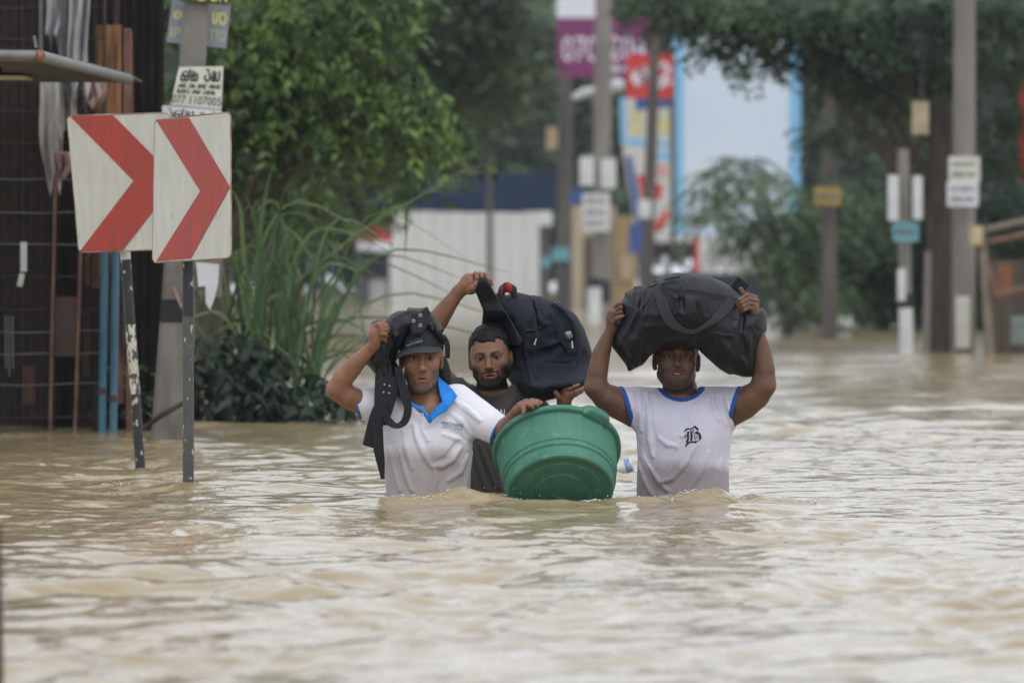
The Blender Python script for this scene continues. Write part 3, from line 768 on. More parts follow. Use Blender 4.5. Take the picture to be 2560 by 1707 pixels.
def foliage(name, clumps, per, leaf, material, parent, cA, cB, seed, sprays=10, droop=0.5, shell=0.45, wr=.36, lnf=3.0):
    """clumps: (centre, (rx,ry,rz)); 'per' sprays for a clump of radius 1 m^2, each spray a drooping stem with 'sprays' leaflets"""
    g_ = np.random.default_rng(seed); PP, DD, NN, LL, CC = [], [], [], [], []
    cA, cB = np.array(cA), np.array(cB)
    for c, r in clumps:
        r = np.array(r, float); m = max(6, int(per * (r[0] * r[2] + r[0] * r[1]) / 2))
        d = g_.normal(size=(m, 3)); d /= np.linalg.norm(d, axis=1)[:, None]
        d[:, 2] = np.where(d[:, 2] < -.3, -d[:, 2] * .5, d[:, 2])
        rad = shell + (1.05 - shell) * g_.random(m) ** .7
        base = np.array(c) + d * r * rad[:, None]
        out = d * np.array((1, 1, .35)) + g_.normal(size=(m, 3)) * .35; out[:, 2] -= droop * .5
        out /= np.linalg.norm(out, axis=1)[:, None]
        tone = np.clip(.36 + .42 * d[:, 2] + .25 * g_.normal(size=m) + .24 * g_.normal(), 0, 1)  # upper sprays painted lighter, as lit from above; the rest random
        ln = leaf * (lnf + lnf * .5 * g_.random(m))
        for k in range(sprays):
            t = (k // 2 + 1) / (sprays / 2)
            sd = (1 if k % 2 else -1)
            p = base + out * (ln * t)[:, None]; p[:, 2] -= droop * ln * t * t * .6
            side = np.cross(out, (0, 0, 1.0)); side /= np.linalg.norm(side, axis=1)[:, None] + 1e-9
            dd = side * sd * .8 + out * .6 + g_.normal(size=(m, 3)) * .22; dd[:, 2] -= droop * .6
            nn = np.array((0, 0, 1.0)) + g_.normal(size=(m, 3)) * .45
            PP.append(p); DD.append(dd); NN.append(nn); LL.append(leaf * (.55 + .85 * g_.random(m)))
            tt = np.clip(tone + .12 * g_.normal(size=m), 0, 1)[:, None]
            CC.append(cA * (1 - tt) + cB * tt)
    P, D, N, L, C = [np.concatenate(a) for a in (PP, DD, NN, LL, CC)]
    return leaves_mesh(name, P, D, N, L, L * wr, C, material, parent)
def limbs(name, pts_list, material, parent, n=8):
    m = MB()
    for pts, rad in pts_list: m.tube(pts, rad, n)
    o = m.build(name, material, parent); auto_smooth(o, 60); return o
def clump(px, py, rpx, Y, ry=None, dz=0.0, flat=0.6):
    s = Y / FPX; r = rpx * s
    return (W(px, py, Y + dz), (r, ry if ry else r * .9, r * flat))
def tree(name, label, Y, base_px, clumps_px, leaf, per, cA, cB, seed, trunk_r, group=None, material=None, sprays=10, droop=.5, lean=0.0, top_py=200, trunk_mat=None, wr=.5, lnf=3.0):
    root = empty(name, label, 'tree', (x_of(base_px, Y), Y, 0), group)
    g_ = np.random.default_rng(seed + 100)
    cl = []
    for q_ in clumps_px:
        px, py, r = q_[:3]; dz = q_[3] if len(q_) > 3 else g_.uniform(-.6, .6) * r * Y / FPX
        cl.append(clump(px, py, r, Y, dz=dz))
    b = np.array((x_of(base_px, Y), Y, -1.1)); t = np.array((x_of(base_px, Y) + lean, Y, z_of(top_py, Y)))
    L_ = [([b, b + (t - b) * .4 + np.array((.05, 0, 0)), t], [trunk_r * 1.25, trunk_r, trunk_r * .55])]
    for c, r in cl[::max(1, len(cl) // 9)]:
        s0 = b + (t - b) * g_.uniform(.55, .98); mid = (s0 + c) / 2 + np.array((0, 0, .12 * np.linalg.norm(c - s0)))
        L_.append(([s0, mid, np.array(c)], [trunk_r * .38, trunk_r * .22, trunk_r * .07]))
    limbs('trunk', L_, trunk_mat or M_bark, root)
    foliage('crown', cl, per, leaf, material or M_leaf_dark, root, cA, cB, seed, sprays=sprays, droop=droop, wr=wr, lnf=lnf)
    return root
G_D1, G_D2 = (0.012, 0.026, 0.012), (0.045, 0.085, 0.032)

# near tree of feathery bright leaves behind the signs
T1 = [(600, 150, 85), (560, 60, 80), (660, 60, 80), (690, 215, 95), (560, 270, 75), (780, 120, 85), (840, 50, 75), (760, 20, 80), (860, 230, 85), (940, 215, 75), (1000, 255, 62), (1055, 275, 42),
      (1088, 262, 26), (930, 310, 62), (830, 320, 80), (740, 310, 80), (640, 340, 75), (1010, 315, 45), (960, 360, 42), (900, 375, 45), (620, 420, 50, .6), (700, 400, 60, .8), (520, 170, 70), (520, 340, 60, .5), (900, 120, 60, .8), (660, 130, 70, .8),
      (1065, 320, 26), (1100, 285, 20), (985, 200, 50, .3), (730, 450, 45, .9), (830, 420, 45, .8)]
tree('feathery_tree', 'bright green feathery tree hanging over the road behind the concrete pole', 42.0, 520, T1 + [(540, 420, 60, .3), (600, 500, 60, .6), (520, 560, 60, .6), (680, 470, 50, .4), (590, 620, 55, .9), (760, 500, 40, .8), (560, 130, 60), (640, 280, 60), (800, 200, 60), (520, -40, 80), (620, -50, 80), (720, -60, 80), (830, -50, 85), (930, -30, 80), (920, 50, 60), (980, 130, 45)], 0.092, 560, (0.022, 0.052, 0.018), (0.20, 0.31, 0.080), 3, .16, material=M_leaf_bright, sprays=14, droop=.9, top_py=300, wr=.42, lnf=3.4)
# darker trees in depth
tree('shade_tree', 'dark olive tree behind the feathery tree, above the navy roof', 88.0, 700, [(800, 490, 80), (880, 520, 60), (740, 560, 80), (830, 570, 60), (1060, 400, 70), (960, 470, 60), (1200, 260, 80), (1260, 180, 70), (1020, 80, 130), (1120, 60, 120), (1080, 200, 110), (1180, 150, 90), (960, 0, 120), (1150, 0, 120), (1010, 330, 110, 1), (920, 430, 90, 1), (1120, 330, 80, 2), (850, 330, 120, 2), (1230, 60, 60)],
     0.13, 500, (0.026, 0.046, 0.020), (0.140, 0.195, 0.080), 5, .3, group='trees closing the street', top_py=150)
# wall of trees at the far end of the street
for i, (bx, Y, cl, lab) in enumerate((
    (1290, 190.0, [(1290, 250, 130), (1200, 330, 110), (1350, 120, 130), (1250, 60, 140), (1330, 400, 100), (1180, 430, 70), (1400, 260, 90)], 'far dark tree behind the navy roof and the purple sign'),
    (1560, 200.0, [(1560, 60, 140), (1480, 0, 130), (1650, 20, 130), (1450, 160, 120), (1600, 150, 90), (1500, 330, 90), (1440, 420, 80)], 'far dark tree above the red sign'),
    (1830, 205.0, [(1800, 40, 150), (1900, 140, 140), (1980, 260, 130), (2000, 60, 150), (2050, 400, 140), (1960, 520, 130), (2080, 620, 140)], 'far dark tree to the right of the white billboard'),
    (2260, 210.0, [(2200, 60, 160), (2250, 250, 160), (2330, 420, 150), (2200, 520, 140), (2350, 100, 160), (2300, 640, 140), (2420, 300, 150)], 'far dark tree behind the hanging lamp box'),
    (2560, 205.0, [(2520, 80, 160), (2480, 260, 150), (2560, 420, 150), (2460, 560, 130), (2620, 250, 150), (2600, 640, 150)], 'far dark tree at the right edge beyond the stall'),
    (700, 195.0, [(760, 300, 160), (860, 420, 140), (640, 200, 170), (950, 520, 100), (800, 560, 110), (900, 250, 120), (560, 420, 180), (700, 540, 120)], 'far dark tree seen through the reeds on the left'))):
    tree('far_tree', lab, Y, bx, cl, 0.55, 70, (0.032, 0.056, 0.032), (0.135, 0.200, 0.100), 20 + i, .35, group='trees closing the street', sprays=8, top_py=250, wr=.6)
# the wood behind everything: one mass
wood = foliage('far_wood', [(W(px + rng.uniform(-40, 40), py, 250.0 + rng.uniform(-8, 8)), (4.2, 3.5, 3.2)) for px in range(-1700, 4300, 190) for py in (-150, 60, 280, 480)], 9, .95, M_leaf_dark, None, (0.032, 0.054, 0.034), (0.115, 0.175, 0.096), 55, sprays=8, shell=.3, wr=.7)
tag(wood, 'dark wood closing the far end of the street', 'wood', kind='stuff')
# overhanging tree on the right
tree('street_tree', 'tall dark tree with a thick trunk, its boughs hanging over the billboard', 61.0, 2345, [(1640, 0, 60), (1720, 30, 60), (1790, 60, 60), (1790, 130, 28), (1850, 110, 45), (1885, 160, 28), (1840, 20, 70), (1930, 60, 80), (1940, 135, 34), (2020, 40, 90), (2070, 150, 55), (2110, 60, 90), (2120, 210, 50), (2180, 130, 80), (2200, 250, 50), (2290, 40, 110), (2310, 180, 70), (2480, 40, 110), (2520, 170, 80), (2560, 300, 60), (2500, 400, 50, 1), (2120, 320, 45, 1), (2060, 330, 40, 2), (2250, 340, 60, 2)],
     0.085, 1100, (0.020, 0.042, 0.022), (0.095, 0.155, 0.070), 9, .17, group='trees closing the street', sprays=12, droop=.7, top_py=150)
# feathery bush on the right
tree('feathery_bush', 'grey green feathery bush in front of the white billboard foot', 76.0, 1960, [(1760, 480, 40), (1800, 440, 42), (1860, 410, 45), (1790, 545, 50), (1850, 500, 60), (1910, 450, 60), (1900, 570, 70), (1980, 540, 60), (1960, 640, 80), (1880, 620, 55), (2010, 720, 70), (1740, 540, 24), (2030, 480, 55), (2110, 500, 60), (2150, 580, 60), (2080, 600, 80), (2060, 740, 70)],
     0.07, 700, (0.032, 0.066, 0.032), (0.17, 0.25, 0.115), 12, .09, sprays=18, droop=.8, top_py=620, wr=.4, lnf=4.5)
tree('dark_hedge', 'dark leafy hedge standing in the flood behind the right-hand poles', 82.0, 2200, [(2080, 560, 90), (2160, 500, 90), (2150, 640, 95), (2080, 700, 90), (2240, 600, 95), (2230, 740, 90), (2140, 770, 80), (2340, 560, 95), (2360, 700, 95), (2460, 600, 95), (2480, 740, 95), (2560, 520, 90), (2590, 680, 95), (2020, 790, 50), (2320, 790, 70), (2440, 800, 70)],
     0.11, 700, (0.014, 0.032, 0.016), (0.066, 0.115, 0.048), 14, .12, sprays=10, top_py=640)
# dark trunk and creeper between shed and pole
tr = empty('old_trunk', 'dark mossy tree trunk between the wire shed and the concrete pole', 'tree', (x_of(355, 32), 32, 0))
limbs('trunk', [([W(352, 1150, 32), W(356, 700, 32), W(350, 300, 32), W(372, -150, 32)], [.13, .115, .11, .10]), ([W(330, 250, 32), W(290, 60, 31.8), W(230, -60, 31.8)], [.06, .045, .03]), ([W(360, 160, 32), W(430, 20, 31.9)], [.05, .03])], M_bark, tr)
foliage('crown', [clump(300, 20, 50, 32), clump(350, -40, 60, 32), clump(260, -10, 40, 32)], 1500, .05, M_leaf_dark, tr, (0.010, 0.014, 0.008), (0.05, 0.06, 0.02), 77)
for i, (px, py, r) in enumerate(((318, 915, 18), (330, 1000, 22), (372, 985, 16), (305, 1020, 14))):
    o = empty('weed_sprig', None, 'weed', tuple(W(px, py + r, 31.2)))
    foliage('leaves', [clump(px, py, r, 31.2)], 2500, .045, M_leaf_bright, o, (0.03, 0.07, 0.02), (0.08, 0.17, 0.05), 80 + i)
    MB().tube([W(px, py + r * 2, 31.2), W(px, py, 31.2)], [.006, .003], 5).build('stem', M_bark, o)
    tag(o, ['small weed sprig highest beside the leaning sign post', 'leafy weed at the water beside the concrete pole', 'weed sprig close against the concrete pole', 'weed at the water below the blue pipes'][i], 'weed', 'weeds by the trunk')

# ------------------------------------------------------------------ dark shrubs and reeds in the middle left
YG = 33.2
for i, (cl, lab) in enumerate((([(520, 830, 75), (560, 930, 80), (500, 970, 65), (610, 880, 70), (570, 1000, 60)], 'dark leafy shrub rising from the flood right of the sign post'),
                               ([(660, 950, 75), (690, 890, 60), (620, 1000, 65), (740, 975, 60), (700, 1010, 50)], 'dark glossy shrub at the foot of the reeds'),
                               ([(800, 960, 45), (770, 1010, 35), (830, 1000, 30)], 'low dark shrub at the outer end of the reeds'))):
    r_ = empty('flood_shrub', lab, 'shrub', tuple(W(cl[0][0], 1035, YG)), 'shrubs under the reeds')
    limbs('stems', [([W(p[0] + random.uniform(-20, 20), 1060, YG - .5), W(p[0], p[1], YG - .5)], [.015, .008]) for p in cl], M_bark, r_)
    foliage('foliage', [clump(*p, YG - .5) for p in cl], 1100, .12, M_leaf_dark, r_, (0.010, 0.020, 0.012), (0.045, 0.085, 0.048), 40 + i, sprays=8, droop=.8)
M_reed = mat('reed_leaf', (0, 0, 0), 0.5, var=0.2, scale=5, attr='col', transl=0.3, spec=0.4)
def blade(pts, w0, name, parent, col, fold=.25):
    p = np.array(pts); m = 14; tt = np.linspace(0, len(p) - 1, m); q_ = []
    for t in tt:
        i = min(int(t), len(p) - 2); u = t - i
        p0, p1, p2, p3 = p[max(i - 1, 0)], p[i], p[i + 1], p[min(i + 2, len(p) - 1)]
        q_.append(.5 * ((2 * p1) + (p2 - p0) * u + (2 * p0 - 5 * p1 + 4 * p2 - p3) * u ** 2 + (3 * p1 - p0 - 3 * p2 + p3) * u ** 3))
    q_ = np.array(q_); t = np.gradient(q_, axis=0); t /= np.linalg.norm(t, axis=1)[:, None] + 1e-9
    f = np.array((random.uniform(-.4, .4), -1, .5)); s = np.cross(t, f); s /= np.linalg.norm(s, axis=1)[:, None] + 1e-9; nn = np.cross(s, t)
    V = []
    for i in range(m):
        u = i / (m - 1); w = w0 * min(1, .5 + 2.2 * u) * (1 - u ** 2.2) + .0015
        V += [q_[i] - s[i] * w / 2 + nn[i] * fold * w / 2, q_[i], q_[i] + s[i] * w / 2 + nn[i] * fold * w / 2]
    F_ = []
    for i in range(m - 1):
        a = 3 * i; F_ += [(a, a + 1, a + 4, a + 3), (a + 1, a + 2, a + 5, a + 4)]
    return mesh_obj(name, V, F_, M_reed, parent, smooth=True, cols=np.repeat(np.array(col)[None], len(V), 0))
reed = empty('reed_clump', 'tall clump of arching green reed grass in front of the feathery tree', 'reeds', tuple(W(690, 1020, YG - .3)))
g_ = np.random.default_rng(31)
YB = YG - .35
def reed_col(): return np.array((0.085, 0.150, 0.062)) * (.4 + 1.2 * g_.random()) + np.array((.06, .035, 0)) * g_.random() ** 3
for (a, b, c, d) in (((650, 950), (640, 700), (665, 480), (690, 405)), ((665, 940), (690, 640), (712, 470), (745, 560)), ((640, 950), (610, 650), (600, 520), (575, 470)), ((700, 930), (690, 700), (740, 590), (770, 640)),
                     ((700, 920), (760, 700), (860, 645), (915, 720)), ((720, 900), (790, 690), (850, 660), (905, 690)), ((780, 1010), (790, 860), (880, 730), (915, 860)), ((780, 1000), (800, 800), (850, 700), (905, 830)),
                     ((660, 960), (600, 740), (560, 620), (530, 640)), ((640, 960), (560, 760), (520, 700), (500, 760)), ((780, 990), (760, 840), (700, 740), (660, 760)), ((700, 960), (720, 820), (800, 780), (860, 800)),
                     ((690, 960), (740, 830), (850, 800), (930, 840)), ((680, 960), (640, 800), (620, 740), (600, 700)), ((770, 1010), (790, 900), (850, 880), (900, 930)), ((700, 950), (700, 780), (680, 690), (650, 650)), ((660, 900), (655, 700), (640, 560), (610, 480))):
    j = g_.uniform(-.25, .25)
    blade([W(*a, YB + j), W(*b, YB + j * .6), W(*c, YB - .1 + j), W(*d, YB - .2 + j)], .022 + .012 * g_.random(), 'blade', reed, reed_col())
for i in range(64):
    x0 = g_.uniform(550, 805); top = g_.uniform(500, 880); lean = g_.normal(15, 150); j = g_.uniform(-.4, .4)
    a = (x0, g_.uniform(900, 1030)); c = (x0 + lean * .7, top); b = (x0 + lean * .2, (a[1] + top) / 2); d = (x0 + lean * 1.7, top + g_.uniform(10, 130))
    blade([W(*a, YB + j), W(*b, YB + j), W(*c, YB + j), W(*d, YB + j - .1)], .007 + .018 * g_.random(), 'blade', reed, reed_col())
# the long flowering stalk with one bent leaf
MB().tube([W(650, 770, YB), W(760, 690, YB - .1), W(900, 580, YB - .2), W(1000, 520, YB - .25), W(1160, 425, YB - .3)], [.006, .006, .007, .005, .0015], 6).build('stalk', mat('pale_stalk', (.16, .20, .08), .6), reed)
blade([W(900, 582, YB - .2), W(960, 535, YB - .25), W(1005, 515, YB - .28), W(1016, 560, YB - .3), W(1012, 640, YB - .3)], .026, 'blade', reed, (.09, .16, .04))
for k in range(26):
    t = g_.uniform(.35, 1); p = np.array((990, 525)) * (1 - t) + np.array((1165, 420)) * t
    e = p + np.array((g_.uniform(20, 75), g_.uniform(-22, 16)))
    MB().tube([W(*p, YB - .28), W(*e, YB - .3)], [.0016, .0008], 4).build('seed_stem', bpy.data.materials['pale_stalk'], reed)
# round green float in the shrubs
o = MB(); 
bm = bmesh.new(); bmesh.ops.create_uvsphere(bm, u_segments=16, v_segments=10, radius=.045)
for v in bm.verts: v.co.z *= .9; v.co.x *= 1.05
V = [np.array(v.co) + W(537, 990, YG - .35) for v in bm.verts]; F_ = [tuple(v.index for v in f.verts) for f in bm.faces]; bm.free()
tag(mesh_obj('broad_leaf', V, F_, mat('pale_green', (.16, .28, .16), .6), smooth=True), 'pale round green leaf low in the dark shrub', 'leaf')

# ------------------------------------------------------------------ background structures
def bx(name, px0, py0, px1, py1, Y, depth, material, parent=None):
    a, b = W(px0, py0, Y), W(px1, py1, Y)
    return MB().box(((a[0] + b[0]) / 2, Y + depth / 2, (a[2] + b[2]) / 2), (abs(b[0] - a[0]), depth, abs(a[2] - b[2]))).build(name, material, parent)
M_fence = mat('white_painted_sheet', (0.62, 0.63, 0.62), 0.6, scale=1.5, col2=(0.52, 0.52, 0.50), stretch=(3, 1, .3), col3=(0.30, 0.24, 0.18), s3=2.2, lo3=0.62, hi3=0.8)
M_navy = mat('navy_sheet', (0.008, 0.016, 0.032), 1.0, scale=1, col2=(0.013, 0.022, 0.04), spec=.0)
M_pole = mat('grey_pole', (0.17, 0.155, 0.14), 0.9, scale=2.5, col2=(0.25, 0.23, 0.21), stretch=(1, 1, .3), col3=(0.09, 0.08, 0.07), s3=3, lo3=.55, hi3=.75)
M_pole_dark = mat('dark_pole', (0.06, 0.055, 0.05), 0.9, scale=2.5, col2=(0.10, 0.09, 0.082), stretch=(1, 1, .3))
M_plate_white = mat('white_plate', (0.58, 0.60, 0.60), 0.6, scale=3, col2=(0.48, 0.49, 0.50))
M_plate_teal = mat('teal_plate', (0.10, 0.25, 0.29), 0.6, scale=3, col2=(0.13, 0.30, 0.34))
M_plate_yellow = mat('ochre_plate', (0.30, 0.22, 0.05), 0.6, scale=3, col2=(0.22, 0.17, 0.05))
M_plate_blue = mat('blue_plate', (0.03, 0.07, 0.22), 0.6, scale=3, col2=(0.04, 0.09, 0.26))
M_cream = mat('cream_wall', (0.42, 0.36, 0.26), 0.9, scale=1.2, col2=(0.34, 0.29, 0.20))
M_ochre = mat('ochre_wall', (0.32, 0.22, 0.11), 0.9, scale=1.2, col2=(0.27, 0.19, 0.10))
M_purple = mat('purple_print', (0.155, 0.020, 0.10), 0.6, var=.12)
M_signwhite = mat('sign_white', (0.60, 0.62, 0.68), 0.6, var=.06)
M_signred = mat('sign_red', (0.46, 0.025, 0.02), 0.6, var=.1)
M_skyblue = mat('pale_blue_print', (0.50, 0.60, 0.72), 0.6, scale=.5, col2=(0.56, 0.64, 0.73))
M_edgeblue = mat('blue_print', (0.18, 0.42, 0.66), 0.6, var=.08)
M_grey_wall = mat('grey_wall', (0.26, 0.26, 0.27), 0.9, scale=1, col2=(0.33, 0.33, 0.33))
M_black_gate = mat('black_gate', (0.014, 0.016, 0.022), 0.6, var=.2)

# white corrugated hoarding, sheet by sheet
Yf = 144.0
fence = empty('hoarding', 'white painted corrugated hoarding below the navy roof', 'fence', (x_of(1160, Yf), Yf, 0))
n_sheet = 10
for i in range(n_sheet):
    a = x_of(975 + i * 37.4, Yf); b = x_of(975 + (i + 1) * 37.4, Yf)
    o = corrugated(a, b - .01, z_of(530 + random.uniform(-3, 3), Yf), -1.0, Yf + .03 * (i % 2), .19, .03, 'sheet', M_fence, fence)
bx('rail', 975, 640, 1349, 646, Yf + .15, .08, M_pole_dark, fence)
# building with navy roof
hb = empty('navy_roof_house', 'low house with a navy sheet roof behind the white hoarding', 'house', (x_of(1130, 152), 152, 0))
bx('wall', 890, 520, 1375, 790, 152, 6, mat('dark_grey_wall', (.10, .11, .12), .9), hb)  # one plain dark grey for the whole wall
mb = MB(); a, b = x_of(870, 150), x_of(1400, 150)
z0, z1 = z_of(532, 150), z_of(440, 156)
mb.add([(a, 150, z0), (b, 150, z0), (b, 156, z1), (a, 156, z1), (a, 150, z0 + .08), (b, 150, z0 + .08), (b, 156, z1 + .08), (a, 156, z1 + .08)], [(0, 3, 2, 1), (4, 5, 6, 7), (0, 1, 5, 4), (1, 2, 6, 5), (2, 3, 7, 6), (3, 0, 4, 7)])
mb.build('roof', M_navy, hb)
for k in range(3):
    o = bx('window', 905 + k * 22, 600, 922 + k * 22, 690, 151.9, .08, M_black_gate, hb)
# red and white shop board on the left of the hoarding
rb = empty('shop_board', 'small red and white shop board left of the hoarding', 'sign', tuple(W(935, 600, 138)))
bx('panel', 893, 571, 981, 604, 138, .08, M_signred, rb); bx('panel', 893, 604, 981, 628, 138, .08, M_signwhite, rb)
bx('post', 900, 628, 906, 790, 138.05, .06, M_pole_dark, rb); bx('post', 966, 628, 972, 790, 138.05, .06, M_pole_dark, rb)
o = bx('pale_crate', 925, 700, 965, 772, 137, .3, M_grey_wall); tag(o, 'pale grey block standing in the water below the red shop board', 'block')
o = bx('teal_board', 918, 505, 940, 545, 139, .06, M_plate_teal); tag(o, 'small teal board behind the reeds above the shop board', 'sign')

def pole_thing(label, px0, py0, px1, py1, Y, w0, w1, material, band=None, name='utility_pole', cat='utility pole', group='poles along the drowned street'):
    s = Y / FPX; root = empty(name, label, cat, (x_of(px0, Y), Y, 0), group)
    a, b = W(px0, py0, Y), W(px1, py1, Y); d = (b - a) / np.linalg.norm(b - a); a2 = a - d * 1.0
    auto_smooth(MB().tube([a2, (a + b) / 2, b], [w0 * s / 2, (w0 + w1) * s / 4, w1 * s / 2], 12).build('shaft', material, root))
    if band:
        for y0, y1, m, f in band:
            t0, t1 = (py0 - y0) / (py0 - py1), (py0 - y1) / (py0 - py1)
            auto_smooth(MB().tube([a + (b - a) * t1, a + (b - a) * t0], w0 * s / 2 * f, 12).build('painted_band', m, root))
    return root
M_ink_grey = mat('faded_ink', (.16, .16, .17), .8)
def plate(root, px0, py0, px1, py1, Y, material, name='plate', lines=0, ink=None):
    o = bx(name, px0, py0, px1, py1, Y, .02, material, root)
    for k in range(lines):
        v = (k + .7) / (lines + .4); y = py0 + (py1 - py0) * v; h = (py1 - py0) / (lines + .4) * .28
        x1 = px1 - (px1 - px0) * (.12 + .2 * random.random())
        st, w = sinhala(random.choice(['ka,sa,ra,na', 'na,ra,ka,ta', 'sa,na,ta,ra']))
        fm = sheet_map(W(px0, py0, Y - .004), W(px1, py0, Y - .004), W(px1, py1, Y - .004), W(px0, py1, Y - .004))
        put_strokes(random.choice(['ka,sa,ra,na', 'na,ra,ka,ta', 'sa,na,ta,ra']), .12, v - .3 / (lines + .4), .88, v + .2 / (lines + .4), fm, .03, 'lettering', ink or M_ink_grey, o)
    return o
# middle cluster of poles
p = pole_thing('dark pole standing before the white hoarding', 1224, 790, 1224, 380, 140, 17, 14, M_pole_dark)
p = pole_thing('dark wooden pole left of the purple sign, with a teal plate low down', 1408, 775, 1412, 195, 112, 40, 32, M_pole_dark)
plate(p, 1380, 618, 1424, 652, 111.8, M_plate_teal); plate(p, 1366, 318, 1394, 374, 111.8, mat('tan_box', (.30, .23, .15), .8), 'meter_box')
p = pole_thing('thin grey post with a pale board left of the middle poles', 1365, 770, 1365, 530, 120, 16, 14, M_pole_dark)
plate(p, 1348, 528, 1380, 565, 119.8, M_plate_white); plate(p, 1354, 640, 1376, 668, 119.8, M_plate_teal)
p = pole_thing('tall grey pole crossing the purple sign, with white plates and a notice', 1502, 812, 1510, -120, 100, 46, 42, M_pole, band=[(700, 755, M_ink, 1.03)])
plate(p, 1449, 392, 1485, 464, 99.7, M_plate_white); plate(p, 1502, 396, 1540, 470, 99.7, M_plate_white)
plate(p, 1456, 484, 1524, 578, 99.65, M_plate_white, 'notice', 3); plate(p, 1424, 474, 1464, 510, 99.72, M_plate_blue)
p.children[0]['label'] = 'grey concrete shaft'
o = pole_thing('white painted guard post in the water among the middle poles', 1486, 806, 1486, 712, 99, 34, 34, M_plate_white, name='guard_post', cat='post', band=[(694, 718, M_ink, 1.02)])
p = pole_thing('dark pole crossing the red sign with a round pale plate', 1614, 790, 1638, 90, 108, 32, 27, M_pole_dark)
plate(p, 1596, 500, 1628, 545, 107.7, M_plate_white)
# street lamp arm: two white heads
lamp = empty('street_lamp', 'white street lamp head hung between the middle poles below the purple sign', 'street lamp', tuple(W(1470, 240, 101)))
for px0, py0, px1, py1, r in ((1432, 246, 1490, 226, 13), (1518, 222, 1560, 214, 18)):
    auto_smooth(MB().tube([W(px0, py0, 101), W((px0 + px1) / 2, (py0 + py1) / 2 - 3, 101), W(px1, py1, 101)], [r * .007 * .6, r * .0075, r * .007 * .8], 10).build('lamp_head', M_plate_white, lamp))
MB().tube([W(1486, 230, 101), W(1530, 218, 101)], .03, 6).build('arm', M_pole_dark, lamp)
# purple sign
Yp = 128.0
ps = empty('purple_sign', 'big purple and white sign board with a phone number', 'sign', tuple(W(1500, 200, Yp)))
bx('panel', 1392, -60, 1500, 45, Yp, .12, M_signwhite, ps)
pp = bx('panel', 1392, 45, 1624, 194, Yp, .12, M_purple, ps)
fm = sheet_map(W(1392, 45, Yp - .006), W(1624, 45, Yp - .006), W(1624, 194, Yp - .006), W(1392, 194, Yp - .006))
put_text('070', .06, .32, .44, .73, fm, 'lettering', M_signwhite, pp); put_text('204', .56, .30, .96, .70, fm, 'lettering', M_signwhite, pp); put_text('44', .56, .76, .80, .95, fm, 'lettering', M_signwhite, pp)
MB().tube([W(1420, 194, Yp + .15), W(1420, 800, Yp + .15)], .1, 8).build('post', M_pole_dark, ps)
# red sign with a white swash
Yq = 122.0
rs = empty('red_sign', 'red hanging sign with white flowing script between two poles', 'sign', tuple(W(1620, 240, Yq)))
rp = bx('panel', 1567, 136, 1682, 246, Yq, .10, M_signred, rs)
fm = sheet_map(W(1567, 136, Yq - .006), W(1682, 136, Yq - .006), W(1682, 246, Yq - .006), W(1567, 246, Yq - .006))
V, F_ = strokes_poly([[(.42, .3), (.2, .38), (.12, .55), (.22, .68), (.4, .6), (.5, .35)], arc(.32, .48, .1, .14, 0, 360, 12), [(.62, .62), (.66, .35), (.8, .2), (.92, .3), (.84, .52), (.7, .6)], [(.66, .78), (.8, .66), (.98, .62)]], .085)
flat_print('script_lettering', V, F_, fm, .002, M_signwhite, rp)
MB().tube([W(1680, 120, Yq + .1), W(1684, 620, Yq + .1)], .06, 8).build('post', M_pole_dark, rs)
# tall banner of coloured bands
bn = empty('banner', 'tall white banner with blue and red bands below the red sign', 'banner', tuple(W(1610, 600, 124)))
fm = sheet_map(W(1548, 244, 124), W(1682, 250, 124), W(1682, 598, 124), W(1560, 590, 124))
MB().prism([(0, 0), (1, 0), (1, 1), (.28, 1), (.05, .45)], fm, -.06).build('cloth', mat('banner_white', (.52, .52, .48), .8, scale=1, col2=(.46, .47, .47)), bn)
for poly, m in (([(0, 0), (.12, 0), (.1, .3), (0, .34)], M_edgeblue), ([(.3, .0), (1, .0), (1, .05), (.3, .09)], M_plate_blue), ([(.1, .29), (1, .31), (1, .345), (.1, .34)], M_edgeblue), ([(.62, .38), (1, .38), (1, .44), (.62, .43)], M_edgeblue),
                ([(.08, .42), (.2, .42), (.46, 1), (.3, 1)], M_plate_blue), ([(.3, .55), (.48, .55), (.5, .72), (.38, .72)], M_signred), ([(.62, .60), (.8, .62), (.76, .72), (.62, .72)], M_signred), ([(.62, .9), (.9, .78), (.93, .84), (.66, .97)], M_signred),
                ([(.2, .1), (.42, .1), (.42, .27), (.2, .27)], mat('pale_yellow', (.5, .47, .26), .8)), ([(.62, .12), (.95, .12), (.95, .24), (.62, .24)], mat('pale_yellow', (.5, .47, .26), .8)), ([(.55, .46), (.9, .47), (.9, .56), (.55, .56)], mat('pale_pink', (.5, .3, .29), .8))):
    MB().prism(poly, lambda u, v, w: fm(u, v, .004 + w), .004).build('printed_band', m, bn)
MB().tube([W(1600, 590, 124), W(1604, 800, 124)], .06, 8).build('post', M_pole_dark, bn)
o = bx('blue_flag', 1572, 560, 1608, 632, 123, .05, M_plate_blue); tag(o, 'dark blue cloth hanging below the banner', 'flag')
# white billboard
Yb = 136.0
bb = empty('billboard', 'large pale blue and white billboard in the middle distance', 'billboard', tuple(W(1840, 590, Yb)))
bx('panel', 1700, 90, 1985, 590, Yb, .15, M_skyblue, bb); bx('edge_strip', 1682, 90, 1708, 592, Yb - .03, .15, M_edgeblue, bb); bx('edge_strip', 1975, 90, 2002, 592, Yb - .03, .15, M_edgeblue, bb)
bx('ledge', 1640, 588, 2002, 606, Yb - .3, .4, M_plate_white, bb)
for px in (1668, 1742, 1960): bx('leg', px - 11, 606, px + 11, 830, Yb, .2, M_pole_dark, bb)
